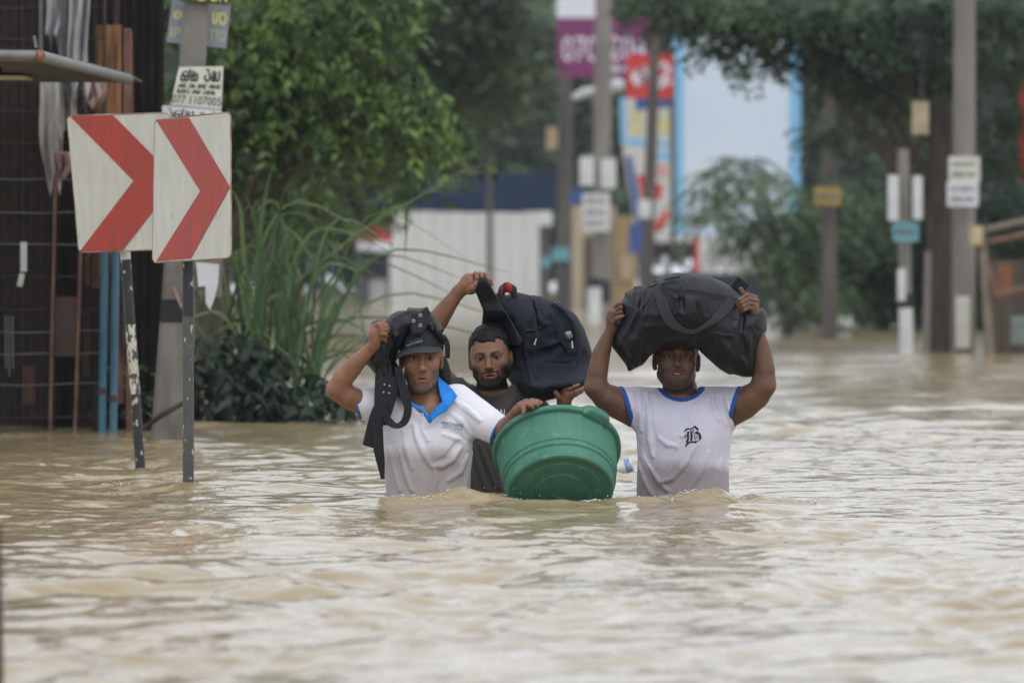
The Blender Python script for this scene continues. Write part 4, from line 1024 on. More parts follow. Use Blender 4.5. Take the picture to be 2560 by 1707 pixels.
# walls below
ob = empty('ochre_house', 'cream and ochre shop front behind the middle poles', 'house', (x_of(1505, 132), 132, 0))
bx('wall', 1428, 515, 1540, 800, 132, 4, M_cream, ob); bx('wall', 1540, 540, 1592, 800, 131.6, 4, M_ochre, ob); bx('door', 1462, 590, 1496, 800, 131.9, .06, mat('brown_door', (.08, .06, .05), .8), ob)
bx('window', 1552, 640, 1580, 700, 131.5, .06, mat('pale_window', (.36, .28, .18), .8), ob)
wb = empty('white_wall', 'white wall with a red corner behind the duffel bag', 'wall', (x_of(1830, 120), 120, 0))
bx('panel', 1742, 595, 1930, 690, 120, .4, M_plate_white, wb); bx('corner_strip', 1736, 590, 1746, 690, 119.9, .3, M_signred, wb)
o = bx('black_gate', 1640, 684, 1935, 850, 110, .3, M_black_gate); tag(o, 'low black gate just behind the duffel bag', 'gate')
o = bx('grey_wall', 1930, 690, 2075, 850, 104, .4, M_grey_wall); tag(o, 'low grey wall between the black gate and the hedge', 'wall')
o = bx('white_step', 2085, 790, 2130, 815, 80, .4, M_plate_white); tag(o, 'small white object floating by the hedge', 'debris')
o = bx('pale_post', 1655, 640, 1668, 700, 118, .2, M_plate_white); tag(o, 'short pale post above the left end of the duffel bag', 'post')
# right-hand poles
p = pole_thing('grey pole with a square ochre plate right of the feathery bush', 2074, 850, 2068, 190, 71, 40, 34, M_pole_dark)
plate(p, 2036, 468, 2102, 514, 70.7, M_plate_yellow, 'plate', 1)
p = pole_thing('slim grey post with white side plates, teal plate and white foot', 2266, 880, 2258, 372, 59.5, 34, 28, M_pole, band=[(735, 770, M_ink, 1.04), (770, 900, M_plate_white, 1.05)])
plate(p, 2220, 438, 2246, 552, 59.3, M_plate_white); plate(p, 2282, 440, 2306, 548, 59.3, M_plate_white); plate(p, 2232, 556, 2297, 604, 59.25, M_plate_teal, 'plate', 1); plate(p, 2244, 672, 2264, 752, 59.25, M_plate_white); 
p = pole_thing('short pale stake beside the thick trunk', 2318, 752, 2320, 628, 60, 18, 18, M_pole, name='stake', cat='stake')
p = pole_thing('tall pale concrete pole with two posters near the right edge', 2408, 876, 2412, -150, 60, 62, 52, M_pole, band=[])
plate(p, 2372, 392, 2450, 455, 59.6, M_paper, 'poster', 2); plate(p, 2368, 455, 2446, 516, 59.55, M_paper_white, 'poster', 2)
bx('white_patch', 2390, 740, 2425, 870, 59.74, .02, M_paper, p)
o = bx('lamp_box', 2281, 254, 2322, 336, 60, .12, mat('tan_box2', (.34, .29, .18), .7)); tag(o, 'tan lamp box hanging beside the thick trunk', 'lamp box')
MB().tube([W(2302, 254, 60.1), W(2306, 150, 60.6)], .006, 5).build('cord', M_pole_dark, o)
# stall at the right edge
Yt = 58.0
stall = empty('timber_stall', 'ramshackle timber stall at the right edge of the flood', 'stall', tuple(W(2470, 870, Yt)))
MB().tube([W(2452, 566, Yt), W(2475, 890, Yt)], .045, 8).build('post', mat('pale_timber', (.20, .17, .13), .9, scale=4, col2=(.13, .11, .09)), stall)
for a, b, r in (((2436, 582), (2640, 535), .035), ((2440, 612), (2640, 570), .03), ((2455, 620), (2490, 740), .03), ((2490, 740), (2640, 700), .03)):
    MB().tube([W(*a, Yt), W(*b, Yt)], r, 8).build('beam', bpy.data.materials['pale_timber'] if a[1] < 600 else M_post_red, stall)
bx('beam_end', 2428, 565, 2456, 612, Yt - .15, .2, mat('cut_timber', (.45, .36, .22), .9), stall)
bx('back_sheet', 2462, 650, 2700, 890, Yt + 1.2, .05, mat('brown_boarding', (.055, .045, .038), .9, scale=2, col2=(.10, .075, .055), stretch=(5, 1, .6)), stall); bx('crate', 2500, 660, 2530, 730, Yt + .6, .2, M_rust, stall)
bx('tin_panel', 2530, 790, 2640, 860, Yt + .4, .05, mat('green_tin', (.16, .21, .19), .7), stall)
o = bx('red_board', 2551, 190, 2640, 455, 62, .06, M_signred); tag(o, 'red board cut off by the right edge', 'sign')
# ------------------------------------------------------------------ people
M_skin = mat('skin', (0, 0, 0), 0.52, var=0.08, scale=30, attr='col', spec=0.35, bump=0.0003, bscale=130)
M_hair = mat('black_hair', (0.006, 0.0055, 0.0055), 0.6, scale=60, col2=(0.012, 0.011, 0.011), bump=0.0012, bscale=150, spec=0.15)
M_eye = mat('eye', (0, 0, 0), 0.35, var=0.02, attr='col', spec=0.2)
M_nylon = mat('black_nylon', (0.0040, 0.0048, 0.0070), 0.55, scale=30, col2=(0.007, 0.008, 0.011), bump=0.0010, bscale=200, spec=0.33)
M_navy_cloth = mat('navy_black_canvas', (0.0045, 0.0062, 0.0125), 0.7, scale=25, col2=(0.0085, 0.0108, 0.020), bump=0.0009, bscale=200, spec=0.25)
M_web = mat('black_webbing', (0.010, 0.0105, 0.013), 0.75, scale=60, col2=(0.016, 0.0165, 0.020), bump=0.0008, bscale=300, spec=.25)
M_tee_white = mat('lilac_white_jersey', (0.55, 0.54, 0.65), 0.9, wet=((.52, .47, .44), .12, .05), scale=4, col2=(0.61, 0.60, 0.70), bump=0.0006, bscale=260, sheen=0.15, col3=(0.44, 0.41, 0.46), s3=3.0, lo3=0.5, hi3=0.72)
M_polo_white = mat('white_pique', (0.65, 0.65, 0.72), 0.9, wet=((.56, .53, .51), .17, .07), scale=4, col2=(0.70, 0.69, 0.75), bump=0.0008, bscale=300, sheen=0.15, col3=(0.50, 0.44, 0.40), s3=3.2, lo3=0.52, hi3=0.75)
M_blue_trim = mat('blue_trim', (0.022, 0.075, 0.32), 0.85, scale=12, col2=(0.03, 0.09, 0.38))
M_blue_collar = mat('bright_blue_cotton', (0.008, 0.17, 0.58), 0.8, scale=10, col2=(0.012, 0.20, 0.64), bump=0.0006, bscale=200)
M_brown_tee = mat('dark_brown_jersey', (0.040, 0.036, 0.032), 0.92, scale=5, col2=(0.052, 0.047, 0.042), bump=0.0008, bscale=220, sheen=0.1)
M_cap = mat('black_cap', (0.012, 0.014, 0.017), 0.8, scale=20, col2=(0.020, 0.022, 0.026), bump=0.0006, bscale=220)
M_silver = mat('bright_metal', (0.55, 0.55, 0.53), 0.35, metal=0.9, var=.1)
M_print_dark = mat('dark_print', (0.016, 0.020, 0.026), 0.8, var=.1)
M_print_blue = mat('navy_embroidery', (0.045, 0.075, 0.20), 0.8, var=.1)
M_print_white = mat('white_print', (0.55, 0.55, 0.55), 0.8, var=.1)

def head_frame(eye_px, Y, yaw, pitch, roll, sc):
    M = euler(yaw, pitch, roll); sc = np.array(sc, float)
    o = W(eye_px[0], eye_px[1], Y) - M @ (np.array((0, -.09, 0)) * sc) + np.array((0, 0, 0))
    o[1] = Y
    return (o, M, sc)
def add_head(F, T, ear=1.0, mouth=0.5, fat=0.0, eye=1.0):
    E = lambda c, r, k=.01, op='u': F.ell(c, r, k, op, T)
    E((0, .014, .034), (.0765, .097, .089), .01)
    E((0, -.028, -.024), (.0655 + fat * .5, .067, .086 + fat * .3), .03)
    for s in (-1, 1):
        F.lcap((s * (.047 + fat), .0, -.055), (s * .02, -.060, -.096), .021 + fat, .018, .022, 'u', T)
        E((s * .044, -.060, -.028), (.021 + fat * .5, .021, .019), .022)
    E((0, -.076, -.100), (.023, .018, .017), .02)
    E((0, -.083, -.066), (.029, .017, .024), .016)
    for s in (-1, 1):
        F.lcap((s * .010, -.093, .0165), (s * .045, -.077, .0155), .0080, .0072, .012, 'u', T)
        E((s * .031, -.099, -.001), (.019, .015, .0115), .007, 's')
        E((s * .031, -.0775, -.0005), (.0165, .0135, .0128), .003)
        E((s * .031, -.0935, -.0012), (.0138, .0125, .0043 * eye), .0012, 's')
        F.lcap((s * .020, -.088, .0050), (s * .031, -.0915, .0066), .0022, .0024, .002, 'u', T)
        F.lcap((s * .031, -.0915, .0066), (s * .043, -.084, .0045), .0024, .0020, .002, 'u', T)
        F.lcap((s * .022, -.088, -.0068), (s * .040, -.085, -.0066), .0020, .0020, .002, 'u', T)
    F.lcap((0, -.092, .012), (0, -.110, -.030), .0070, .0100, .012, 'u', T)
    E((0, -.116, -.034), (.0125, .0120, .0110), .006)
    for s in (-1, 1):
        E((s * .0128, -.1055, -.0385), (.0082, .0105, .0078), .005)
        E((s * .0062, -.1135, -.0480), (.0042, .0060, .0032), .002, 's')
    for s in (-1, 1):
        F.lcap((s * .0250, -.0890, -.0690), (s * .006, -.1020, -.0630), .0030, .0046, .005, 'u', T)
        F.lcap((s * .0240, -.0890, -.0705), (0, -.1000, -.0765), .0030, .0054, .005, 'u', T)
        E((s * .0785 * ear, .018, -.004), (.0095, .0185, .031), .010)
        E((s * .088 * ear, .012, -.002), (.005, .0095, .018), .004, 's')
        E((s * .0755 * ear, .012, -.031), (.0065, .008, .008), .007)
    F.lcap((-.006, -.1005, -.0628), (.006, -.1005, -.0628), .0044, .0044, .005, 'u', T)
    E((0, -.103, -.0695), (.0185, .014, .0006 + .0034 * mouth), .002, 's')
def skin_cols(P, T, base, beard, brow=1.0, grey=0.0, seed=1, beard_shape='full', palms=()):
    x, y, z = to_local((P[:, 0], P[:, 1], P[:, 2]), T)
    nz = wobble(seed, 220.0)(P[:, 0], P[:, 1], P[:, 2]); n2 = wobble(seed + 1, 40.0)(P[:, 0], P[:, 1], P[:, 2])
    c = np.array(base)[None] * (1 + .10 * n2[:, None] + .05 * nz[:, None])
    head = (np.abs(x) < .1) & (z > -.135) & (z < .14) & (y < .12) & (y > -.14)
    def mixc(m, col):
        nonlocal c
        c = c * (1 - m[:, None]) + np.array(col)[None] * m[:, None]
    red = head * np.exp(-((np.abs(x) - .04) / .02) ** 2 - ((z + .03) / .02) ** 2) * .35 + head * np.exp(-(x / .014) ** 2 - ((z + .036) / .014) ** 2) * .35
    mixc(red, np.array(base) * (1.30, 1.12, 1.02))
    front = head * (y < -.04)
    # eye hollows: shade around the eyes painted into the skin colour
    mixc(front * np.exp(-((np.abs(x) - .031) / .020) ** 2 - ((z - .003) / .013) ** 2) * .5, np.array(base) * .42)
    # brows
    ax = np.abs(x); zc = .0152 + .0058 * np.sin(np.clip((ax - .012) / .04, 0, 1) * 2.2)
    br = front * smoothstep(.010, .014, ax) * (1 - smoothstep(.044, .052, ax)) * np.exp(-((z - zc) / (.0050 - .0016 * (ax - .012) / .036)) ** 2)
    mixc(np.clip(br * brow * (1.15 + .35 * nz), 0, 1), (.012, .010, .009))
    # lashes
    mixc(front * np.exp(-((ax - .031) / .013) ** 4 - ((z - .0055) / .0022) ** 2) * .8, (.014, .011, .010))
    # beard
    jaw = smoothstep(-.040, -.062, z - .45 * np.clip(ax - .045, 0, 1) * 0) * 1.0
    if beard_shape == 'full':
        cheek = smoothstep(.026, .060, ax) * smoothstep(.005, -.06, z) + smoothstep(-.066, -.092, z)
        mous = np.exp(-((z + .0555) / .0052) ** 2) * (ax < .030) + np.exp(-((ax - .029) / .005) ** 2) * (z < -.05) * (z > -.09)
        m = np.clip(cheek + mous, 0, 1)
        m *= 1 - .9 * np.exp(-(x / .027) ** 4 - ((z + .0705) / .0088) ** 4)
    else:
        m = np.clip(smoothstep(.028, .062, ax) * smoothstep(-.0, -.06, z) + smoothstep(-.072, -.096, z) + .8 * np.exp(-((z + .0555) / .0045) ** 2) * (ax < .030), 0, 1)
        m *= 1 - .9 * np.exp(-(x / .027) ** 4 - ((z + .0705) / .0088) ** 4)
    m = m * head * (z < .0) * (z > -.125) * (y < .03)
    n3 = wobble(seed + 5, 420.0)(P[:, 0], P[:, 1], P[:, 2]); m = np.clip(m * beard * (1 + .10 * nz + .14 * n3), 0, 1)
    bc = np.array((.010, .009, .008)) * (1 - grey) + np.array((.16, .15, .14)) * grey
    mixc(m, bc)
    # lips
    lp = front * (ax < .028) * np.exp(-((z + .0695) / (.0105 - .12 * np.clip(ax - .008, 0, 1) ** 1.0 * 2)) ** 4) * smoothstep(.028, .020, ax) * (y < -.088)
    low = z < -.0700
    mixc(lp * .7 * (~low), np.array(base) * (.72, .58, .60)); mixc(lp * .6 * low, np.array(base) * np.array((1.15, .85, .92)))
    mixc((front * (ax < .0185) * np.exp(-((z + .0695) / .0026) ** 4) * (y > -.0965)), (.014, .007, .007))
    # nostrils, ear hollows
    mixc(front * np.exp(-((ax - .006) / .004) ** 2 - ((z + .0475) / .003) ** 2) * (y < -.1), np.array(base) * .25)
    # scalp
    mixc(head * smoothstep(.066, .076, z + np.clip(y + .05, 0, 1) * .9) * .9, (.012, .010, .010))
    for p0, r0 in palms:
        d = np.linalg.norm(P - np.array(p0)[None], axis=1)
        mixc(np.exp(-(d / r0) ** 2) * .5, np.array(base) * (1.6, 1.5, 1.45))
    return np.clip(c, .002, 1)
def add_eyes(T, parent, look=(0.0, 0.0)):
    o, M, sc = T
    for s in (-1, 1):
        V, F_, C = [], [], []
        nu, nv = 20, 14; r = .0122
        for j in range(nv + 1):
            th = math.pi * j / nv                        # pole points to -y, through the pupil
            for i in range(nu):
                ph = 2 * math.pi * i / nu
                d = np.array((math.sin(th) * math.cos(ph), -math.cos(th), math.sin(th) * math.sin(ph)))
                ry = Matrix.Rotation(R(look[0]), 3, 'Z') @ Matrix.Rotation(R(-look[1]), 3, 'X')
                V.append(M @ ((np.array((s * .031, -.0785, -.0008)) + r * (np.array(ry) @ d)) * sc) + o)
                a = math.degrees(th)
                C.append((.005, .004, .004) if a < 18 else (.014, .008, .005) if a < 36 else (.23, .21, .195))
        for j in range(nv):
            for i in range(nu): F_.append((j * nu + i, j * nu + (i + 1) % nu, (j + 1) * nu + (i + 1) % nu, (j + 1) * nu + i))
        mesh_obj('eye', V, F_, M_eye, parent, smooth=True, cols=np.array(C))
def loft(levels):
    "torso cross-sections by height: rows (z, cx, cy, half width, half depth) -> distance-like function"
    L0 = np.array(sorted(levels), float); zz = np.linspace(L0[0, 0], L0[-1, 0], 160)
    L = np.stack([zz] + [np.interp(zz, L0[:, 0], L0[:, i]) for i in (1, 2, 3, 4)], 1); ker = np.hanning(23); ker /= ker.sum()
    for i in (1, 2, 3, 4): L[:, i] = np.convolve(np.pad(L[:, i], 11, mode='reflect', reflect_type='odd'), ker, 'valid')
    def fn(X, Y, Z):
        cx, cy, a, b = [np.interp(Z, L[:, 0], L[:, i]) for i in (1, 2, 3, 4)]
        u, v = np.abs(X - cx) / a, np.abs(Y - cy) / b
        d = ((u ** 2.4 + v ** 2.4 + 1e-9) ** (1 / 2.4) - 1) * np.minimum(a, b)
        return np.maximum(d, Z - L[-1, 0])
    def front(x, z):
        cx, cy, a, b = [np.interp(z, L[:, 0], L[:, i]) for i in (1, 2, 3, 4)]
        u = min(.999, abs(x - cx) / a)
        return cy - b * (1 - u ** 2.4) ** (1 / 2.4)
    lo = np.array((min(L[:, 1] - L[:, 3]), min(L[:, 2] - L[:, 4]), L[0, 0])); hi = np.array((max(L[:, 1] + L[:, 3]), max(L[:, 2] + L[:, 4]), L[-1, 0]))
    return fn, front, lo, hi
def finger(F, pts, r0, r1, k=.003):
    n = len(pts); rr = np.linspace(r0, r1, n)
    F.chain(pts, rr, k)
    for i in range(1, n - 1): F.ell(pts[i], (rr[i] * 1.12,) * 3, .002)
class Sil:
    "fold lines on a shirt: ridges and creases laid along the loft's front"
    def __init__(s, F, front, Y0): s.F, s.front, s.Y0 = F, front, Y0
    def line(s, pts, r, h, op='u', dy=0.0):
        h = h * (1.9 if op == 'u' else 1.1)
        q_ = []
        for px, py in pts:
            p = W(px, py, s.Y0); y = s.F.front_y(p[0], p[2], s.front(p[0], p[2]))
            p = W(px, py, y); p[1] = y + (r - h if op == 'u' else -(r - h)) + dy; q_.append(p)
        n = len(q_); rr = [r * (.45 + .55 * math.sin(math.pi * (i + .5) / n)) for i in range(n)]
        s.F.chain(q_, rr, .007, op)
def nail(F): pass
def drape(bvh, px, py, lift=.0015, fallback=None, Y=21.5):
    p = W(px, py, Y); o_ = Vector((0, 0, CAMH)); d = (Vector(p) - o_).normalized()
    h = bvh.ray_cast(o_, d)
    if h[0] is None: return np.array(fallback) if fallback is not None else p
    return np.array(h[0] - d * lift)
def shift_px(pts, dx, dy): return [(x + dx, y + dy) for x, y in pts]

def trim_band(raw, name, g, wdt, out, material, root, lim=None):
    "a strip of another cloth along a hem: the shirt's own skin between g=-wdt and g=0"
    B = raw.copy(); Xc, Yc, Zc = B.coords((slice(None),) * 3); gg = g(Xc, Yc, Zc).astype(np.float32)
    B.v = np.maximum(np.maximum(raw.v - out, -(raw.v + .012)), np.maximum(-wdt - gg, gg - .0015))
    if lim is not None: B.v = np.maximum(B.v, -lim(Xc, Yc, Zc).astype(np.float32))
    return field_obj(B, name, material, root)
def halfspace(p, n):
    n = np.array(n) / np.linalg.norm(n)
    return lambda X, Y, Z: (X - p[0]) * n[0] + (Y - p[1]) * n[1] + (Z - p[2]) * n[2]
def near_ball(p, rad): return lambda X, Y, Z: rad - np.sqrt((X - p[0]) ** 2 + (Y - p[1]) ** 2 + (Z - p[2]) ** 2)

# ================================================================== man in the white ringer tee, duffel bag on his head
def build_m3():
    Y0 = 21.55; s = Y0 / FPX
    P_ = lambda px, py, dy=0.0: W(px, py, Y0 + dy)
    r = lambda px: px * s
    T = head_frame((1692, 888), Y0 - .02, 0, 11, -2, (1.03, 1.03, 1.06))
    root = empty('person', 'man in a white tee with blue trim holding a black duffel bag overhead', 'person', (P_(1707, 1228)[0], Y0, 0))
    xs = spaced(P_(1440, 0)[0], P_(1960, 0)[0], .0045, [(P_(1640, 0)[0], P_(1764, 0)[0], .0019), (P_(1512, 0)[0], P_(1560, 0)[0], .0026), (P_(1836, 0)[0], P_(1902, 0)[0], .0026)])
    ys = spaced(Y0 - .32, Y0 + .22, .0045, [(Y0 - .17, Y0 - .06, .0021)])
    zs = spaced(-.28, P_(0, 705)[2], .0045, [(P_(0, 975)[2], P_(0, 860)[2], .0019), (P_(0, 822)[2], P_(0, 715)[2], .0026)])
    z = lambda py: P_(0, py)[2]; x = lambda px: P_(px, 0)[0]
    lev = [(-.28, x(1707), Y0 + .02, r(116), .118), (z(1215), x(1707), Y0 + .02, r(114), .118), (z(1150), x(1708), Y0 + .02, r(114), .118), (z(1085), x(1709), Y0 + .015, r(121), .122), (z(1040), x(1708), Y0 + .02, r(124), .115),
           (z(1005), x(1706), Y0 + .03, r(122), .095), (z(985), x(1705), Y0 + .035, r(112), .075), (z(974), x(1704), Y0 + .04, r(90), .055)]
    tf, front, lo, hi = loft(lev)
    F = Field(xs, ys, zs)
    F.apply(lambda X, Y, Z: tf(X, Y, Z) + .010, lo, hi, .01)
    add_head(F, T, 1.03, 1.0, .0015, .75)
    o, M, sc = T
    F.cap(M @ np.array((0, .02, -.07)) + o, P_(1702, 1000, .035), .050, .056, .03)
    F.cap(P_(1702, 965, .03), P_(1702, 1010, .03), .058, .075, .03)
    # arms
    sl, sr = P_(1590, 1030, .02), P_(1822, 1028, .02)
    el, er = P_(1489, 968, -.07), P_(1910, 962, -.07)
    wl_, wr_ = P_(1530, 818, -.10), P_(1886, 802, -.10)
    F.chain([sl, P_(1548, 1008, -.02), P_(1512, 990, -.05), el], [r(40), r(40), r(33), r(26)], .03)
    F.chain([el, P_(1494, 930, -.075), P_(1503, 885, -.08), P_(1518, 845, -.09), wl_], [r(26), r(26), r(22.5), r(16), r(13)], .02)
    F.chain([sr, P_(1858, 1008, -.02), P_(1890, 988, -.05), er], [r(40), r(41), r(35), r(28)], .03)
    F.chain([er, P_(1909, 925, -.075), P_(1903, 880, -.08), P_(1896, 840, -.09), wr_], [r(28), r(29), r(26), r(18), r(13.5)], .02)
    # left hand in view: a fist closed round the bag's end, back of the hand to us
    F.chain([wl_, P_(1529, 800, -.11), P_(1531, 783, -.115)], [r(12), r(13.5), r(13)], .012)
    F.cap(P_(1528, 795, -.105), P_(1540, 772, -.11), r(10), r(10), .012)
    for a, b, c in (((1533, 771), (1548, 759), (1560, 762)), ((1534, 779), (1552, 769), (1563, 774)), ((1534, 788), (1552, 781), (1562, 786)), ((1533, 797), (1550, 793), (1558, 798))):
        finger(F, [P_(*a, -.115), P_(*b, -.13), P_(*c, -.10)], r(6.0), r(4.6))
    finger(F, [P_(1534, 806, -.125), P_(1541, 797, -.145), P_(1551, 793, -.15), P_(1558, 790, -.15)], r(6.2), r(4.8))
    # right hand in view: thumb up, fingers wrapped towards us
    F.chain([wr_, P_(1883, 785, -.12), P_(1880, 768, -.13)], [r(12.5), r(14.5), r(15)], .012)
    F.cap(P_(1886, 760, -.12), P_(1872, 772, -.12), r(12), r(12), .012)
    for pts, ra, rb in (([(1888, 744), (1869, 737), (1850, 749), (1841, 759)], 6.6, 4.2), ([(1892, 753), (1872, 747), (1854, 757), (1844, 766)], 6.8, 4.4), ([(1891, 764), (1873, 758), (1858, 766), (1848, 774)], 6.4, 4.2), ([(1887, 775), (1872, 769), (1861, 775), (1853, 781)], 5.8, 4.0)):
        finger(F, [P_(*pts[0], -.125), P_(*pts[1], -.165), P_(*pts[2], -.175), P_(*pts[3], -.165)], r(ra), r(rb))
    finger(F, [P_(1878, 762, -.10), P_(1866, 744, -.125), P_(1857, 733, -.135), P_(1852, 723, -.138)], r(8), r(5.6))
    base = (.140, .073, .047)
    body, P, q = field_obj(F, 'body', M_skin, root, lambda P: skin_cols(P, T, base, .75, seed=3, beard_shape='thin', palms=[(P_(1880, 780, -.14), .025)]))
    add_eyes(T, root, (0, -8))
    teeth = MB(); tp = [M @ (np.array((u, -.0965 + 6 * u * u, -.0668)) * sc) + o for u in np.linspace(-.011, .011, 7)]
    teeth.tube(tp, .0026, 6).build('teeth', mat('teeth', (.6, .58, .52), .3), root)
    # hair
    H = Field(spaced(o[0] - .1, o[0] + .1, .003), spaced(o[1] - .13, o[1] + .14, .003), spaced(o[2] - .08, o[2] + .15, .003))
    hair_field(H, T, .006, (.060, .0)); field_obj(H, 'hair', M_hair, root)
    # tee
    S = Field(spaced(x(1530), x(1880), .0038), spaced(Y0 - .16, Y0 + .2, .0042), spaced(-.27, z(955), .0038))
    S.apply(tf, lo, hi, .01)
    slv_l = [(P_(1607, 1022, .02), r(50)), (P_(1580, 1016, .01), r(48)), (P_(1556, 1013, -.01), r(46.5))]
    slv_r = [(P_(1803, 1022, .02), r(50)), (P_(1830, 1016, .01), r(48)), (P_(1846, 1012, -.01), r(46.5))]
    for sv in (slv_l, slv_r): S.chain([p for p, _ in sv], [q_ for _, q_ in sv], .035)
    S.cap(P_(1640, 1000, .03), P_(1768, 998, .03), r(24), r(24), .03)
    fold = Sil(S, front, Y0)
    for pts, rr, h in (([(1578, 985), (1580, 1020), (1586, 1060)], .012, .004), ([(1598, 980), (1602, 1030), (1604, 1075)], .012, .005), ([(1616, 985), (1620, 1040), (1624, 1100), (1632, 1140)], .012, .006), ([(1636, 990), (1634, 1050), (1630, 1110)], .011, .004),
                       ([(1745, 1010), (1725, 1050), (1704, 1090)], .008, .004), ([(1737, 1012), (1736, 1045), (1737, 1062)], .008, .003), ([(1770, 990), (1780, 1020), (1795, 1050)], .011, .005), ([(1790, 985), (1800, 1020), (1812, 1060)], .011, .005), ([(1812, 980), (1822, 1020), (1826, 1060)], .011, .005),
                       ([(1600, 1120), (1615, 1160), (1640, 1195), (1668, 1225)], .014, .007), ([(1598, 1160), (1612, 1200), (1630, 1235)], .012, .005), ([(1740, 1110), (1712, 1160), (1680, 1195), (1650, 1205)], .013, .006), ([(1770, 1130), (1745, 1190), (1715, 1235)], .014, .005), ([(1650, 1095), (1668, 1110), (1690, 1114)], .010, .004), ([(1800, 1150), (1790, 1200), (1780, 1240)], .014, .004)):
        fold.line(pts, rr, h)
    for pts in ([(1608, 985), (1612, 1040), (1614, 1090)], [(1627, 990), (1628, 1050), (1640, 1120)], [(1590, 1090), (1602, 1150), (1640, 1210)], [(1780, 985), (1790, 1030)], [(1715, 1030), (1690, 1080)], [(1690, 1130), (1660, 1180)], [(1800, 990), (1812, 1030)]):
        fold.line(pts, .010, .004, 's')
    wob = wobble(9, 26.0); sub = (S.v < .03)
    Xc, Yc, Zc = S.coords((slice(None),) * 3)
    S.v += (.0018 * wob(Xc, Yc, Zc * .45)).astype(np.float32)
    # sleeve ends and neck hole
    def halfspace(p, n):
        n = np.array(n) / np.linalg.norm(n)
        return lambda X, Y, Z: (X - p[0]) * n[0] + (Y - p[1]) * n[1] + (Z - p[2]) * n[2]
    pl, nl = P_(1557, 1014, 0), np.array((-.93, -.15, -.28)); pr, nr = P_(1843, 1013, 0), np.array((.93, -.15, -.28))
    hl, hr = halfspace(pl, nl), halfspace(pr, nr)
    nk_c = P_(1703, 962, -.02)
    neck = lambda X, Y, Z: np.sqrt(((X - nk_c[0]) / 1.0) ** 2 + ((Y - Y0 - .02) / 1.25) ** 2 + ((Z - nk_c[2]) / .98) ** 2) - r(50)
    raw = S.copy()
    def near(p, rad): return lambda X, Y, Z: rad - np.sqrt((X - p[0]) ** 2 + (Y - p[1]) ** 2 + (Z - p[2]) ** 2)
    hl2 = lambda X, Y, Z: np.minimum(hl(X, Y, Z), near(P_(1535, 1012, 0), r(66))(X, Y, Z)); hr2 = lambda X, Y, Z: np.minimum(hr(X, Y, Z), near(P_(1868, 1010, 0), r(66))(X, Y, Z))
    def cut(Fd):
        Xc, Yc, Zc = Fd.coords((slice(None),) * 3)
        for g in (hl2, hr2, lambda X, Y, Z: -neck(X, Y, Z)): Fd.v = np.maximum(Fd.v, np.minimum(g(Xc, Yc, Zc), .05).astype(np.float32))
    cut(S)
    tee, TP, TQ = field_obj(S, 't_shirt', M_tee_white, root)
    def band(name, g, wdt, lim=None, out=.0022):
        return trim_band(raw, name, g, wdt, out, M_blue_trim, root, lim)
    band('collar_rib', lambda X, Y, Z: -neck(X, Y, Z), r(11)); band('cuff', hl, r(11), near(P_(1553, 1013, 0), r(58))); band('cuff', hr, r(11), near(P_(1847, 1012, 0), r(58)))
    bv = bvh_of(TP, TQ)
    # blackletter B
    strokes = [([(800, 600), (870, 510), (960, 490), (1040, 505), (1100, 480)], 52), ([(1110, 465), (1210, 400)], 50), ([(1195, 395), (1270, 460), (1345, 530)], 78), ([(1340, 540), (1290, 600), (1225, 660)], 24), ([(1225, 655), (1320, 650), (1385, 690), (1410, 780), (1425, 890)], 92),
               ([(1460, 870), (1380, 935), (1300, 1000), (1215, 1060)], 30), ([(855, 1175), (900, 1100), (980, 1030), (1080, 1000), (1190, 1010), (1280, 990)], 62), ([(965, 590), (940, 680), (945, 850), (930, 950), (880, 1035)], 78), ([(895, 740), (835, 775), (805, 860)], 42), ([(1085, 565), (1070, 700), (1085, 820), (1062, 945)], 84), ([(1138, 480), (1180, 700), (1225, 935)], 24), ([(1218, 812), (1330, 738)], 20), ([(1232, 892), (1348, 818)], 20)]
    V, F_ = [], []
    for st_, wd_ in strokes:
        den = []
        for (x0, y0), (x1, y1) in zip(st_[:-1], st_[1:]): den += [(x0 + (x1 - x0) * t, y0 + (y1 - y0) * t) for t in (0, .34, .67)]
        v_, f_ = strokes_poly([den + [st_[-1]]], wd_); o0 = len(V)
        V += [drape(bv, 1660 + a_ / 15.68, 1040 + b_ / 15.68, .0022) for a_, b_ in v_]; F_ += [tuple(o0 + i for i in f) for f in f_]
    lo_ = mesh_obj('chest_letter', V, F_, M_print_dark, root); lo_['label'] = 'black ornate letter B on the chest'
    return root, bv
def hair_field(H, T, thick, hl):
    "short hair: the skull grown by 'thick', cut off at the hair line"
    H.ell((0, .016, .036), (.0765 + thick * .45, .097 + thick * .7, .089 + thick * 1.2), .01, 'u', T)
    X, Y, Z = H.coords((slice(None),) * 3); L = to_local((X, Y, Z), T)
    zf = np.interp(L[1], [-.12, -.085, -.060, -.040, -.024, -.008, .004, .03, .06, .12], [hl[0] + .004, hl[0], hl[0] - .002, hl[0] - .014, .030, -.004, -.012, .004, -.045, -.05])
    zf = zf - hl[1] * np.exp(-((L[0] + .008) / .030) ** 2) * (L[1] < -.04) + .010 * np.exp(-((np.abs(L[0]) - .045) / .014) ** 2) * (L[1] < -.04)
    nz = wobble(4, 170.0); cutv = (zf - L[2] + .0045 * nz(X, Y, Z)).astype(np.float32); kk = .010; hh = np.clip(.5 + .5 * (cutv - H.v) / kk, 0, 1); H.v = H.v + (cutv - H.v) * hh + kk * hh * (1 - hh)
    H.v += (.0012 * wobble(6, 120.0)(X, Y, Z)).astype(np.float32)
m3_root, m3_bvh = build_m3()

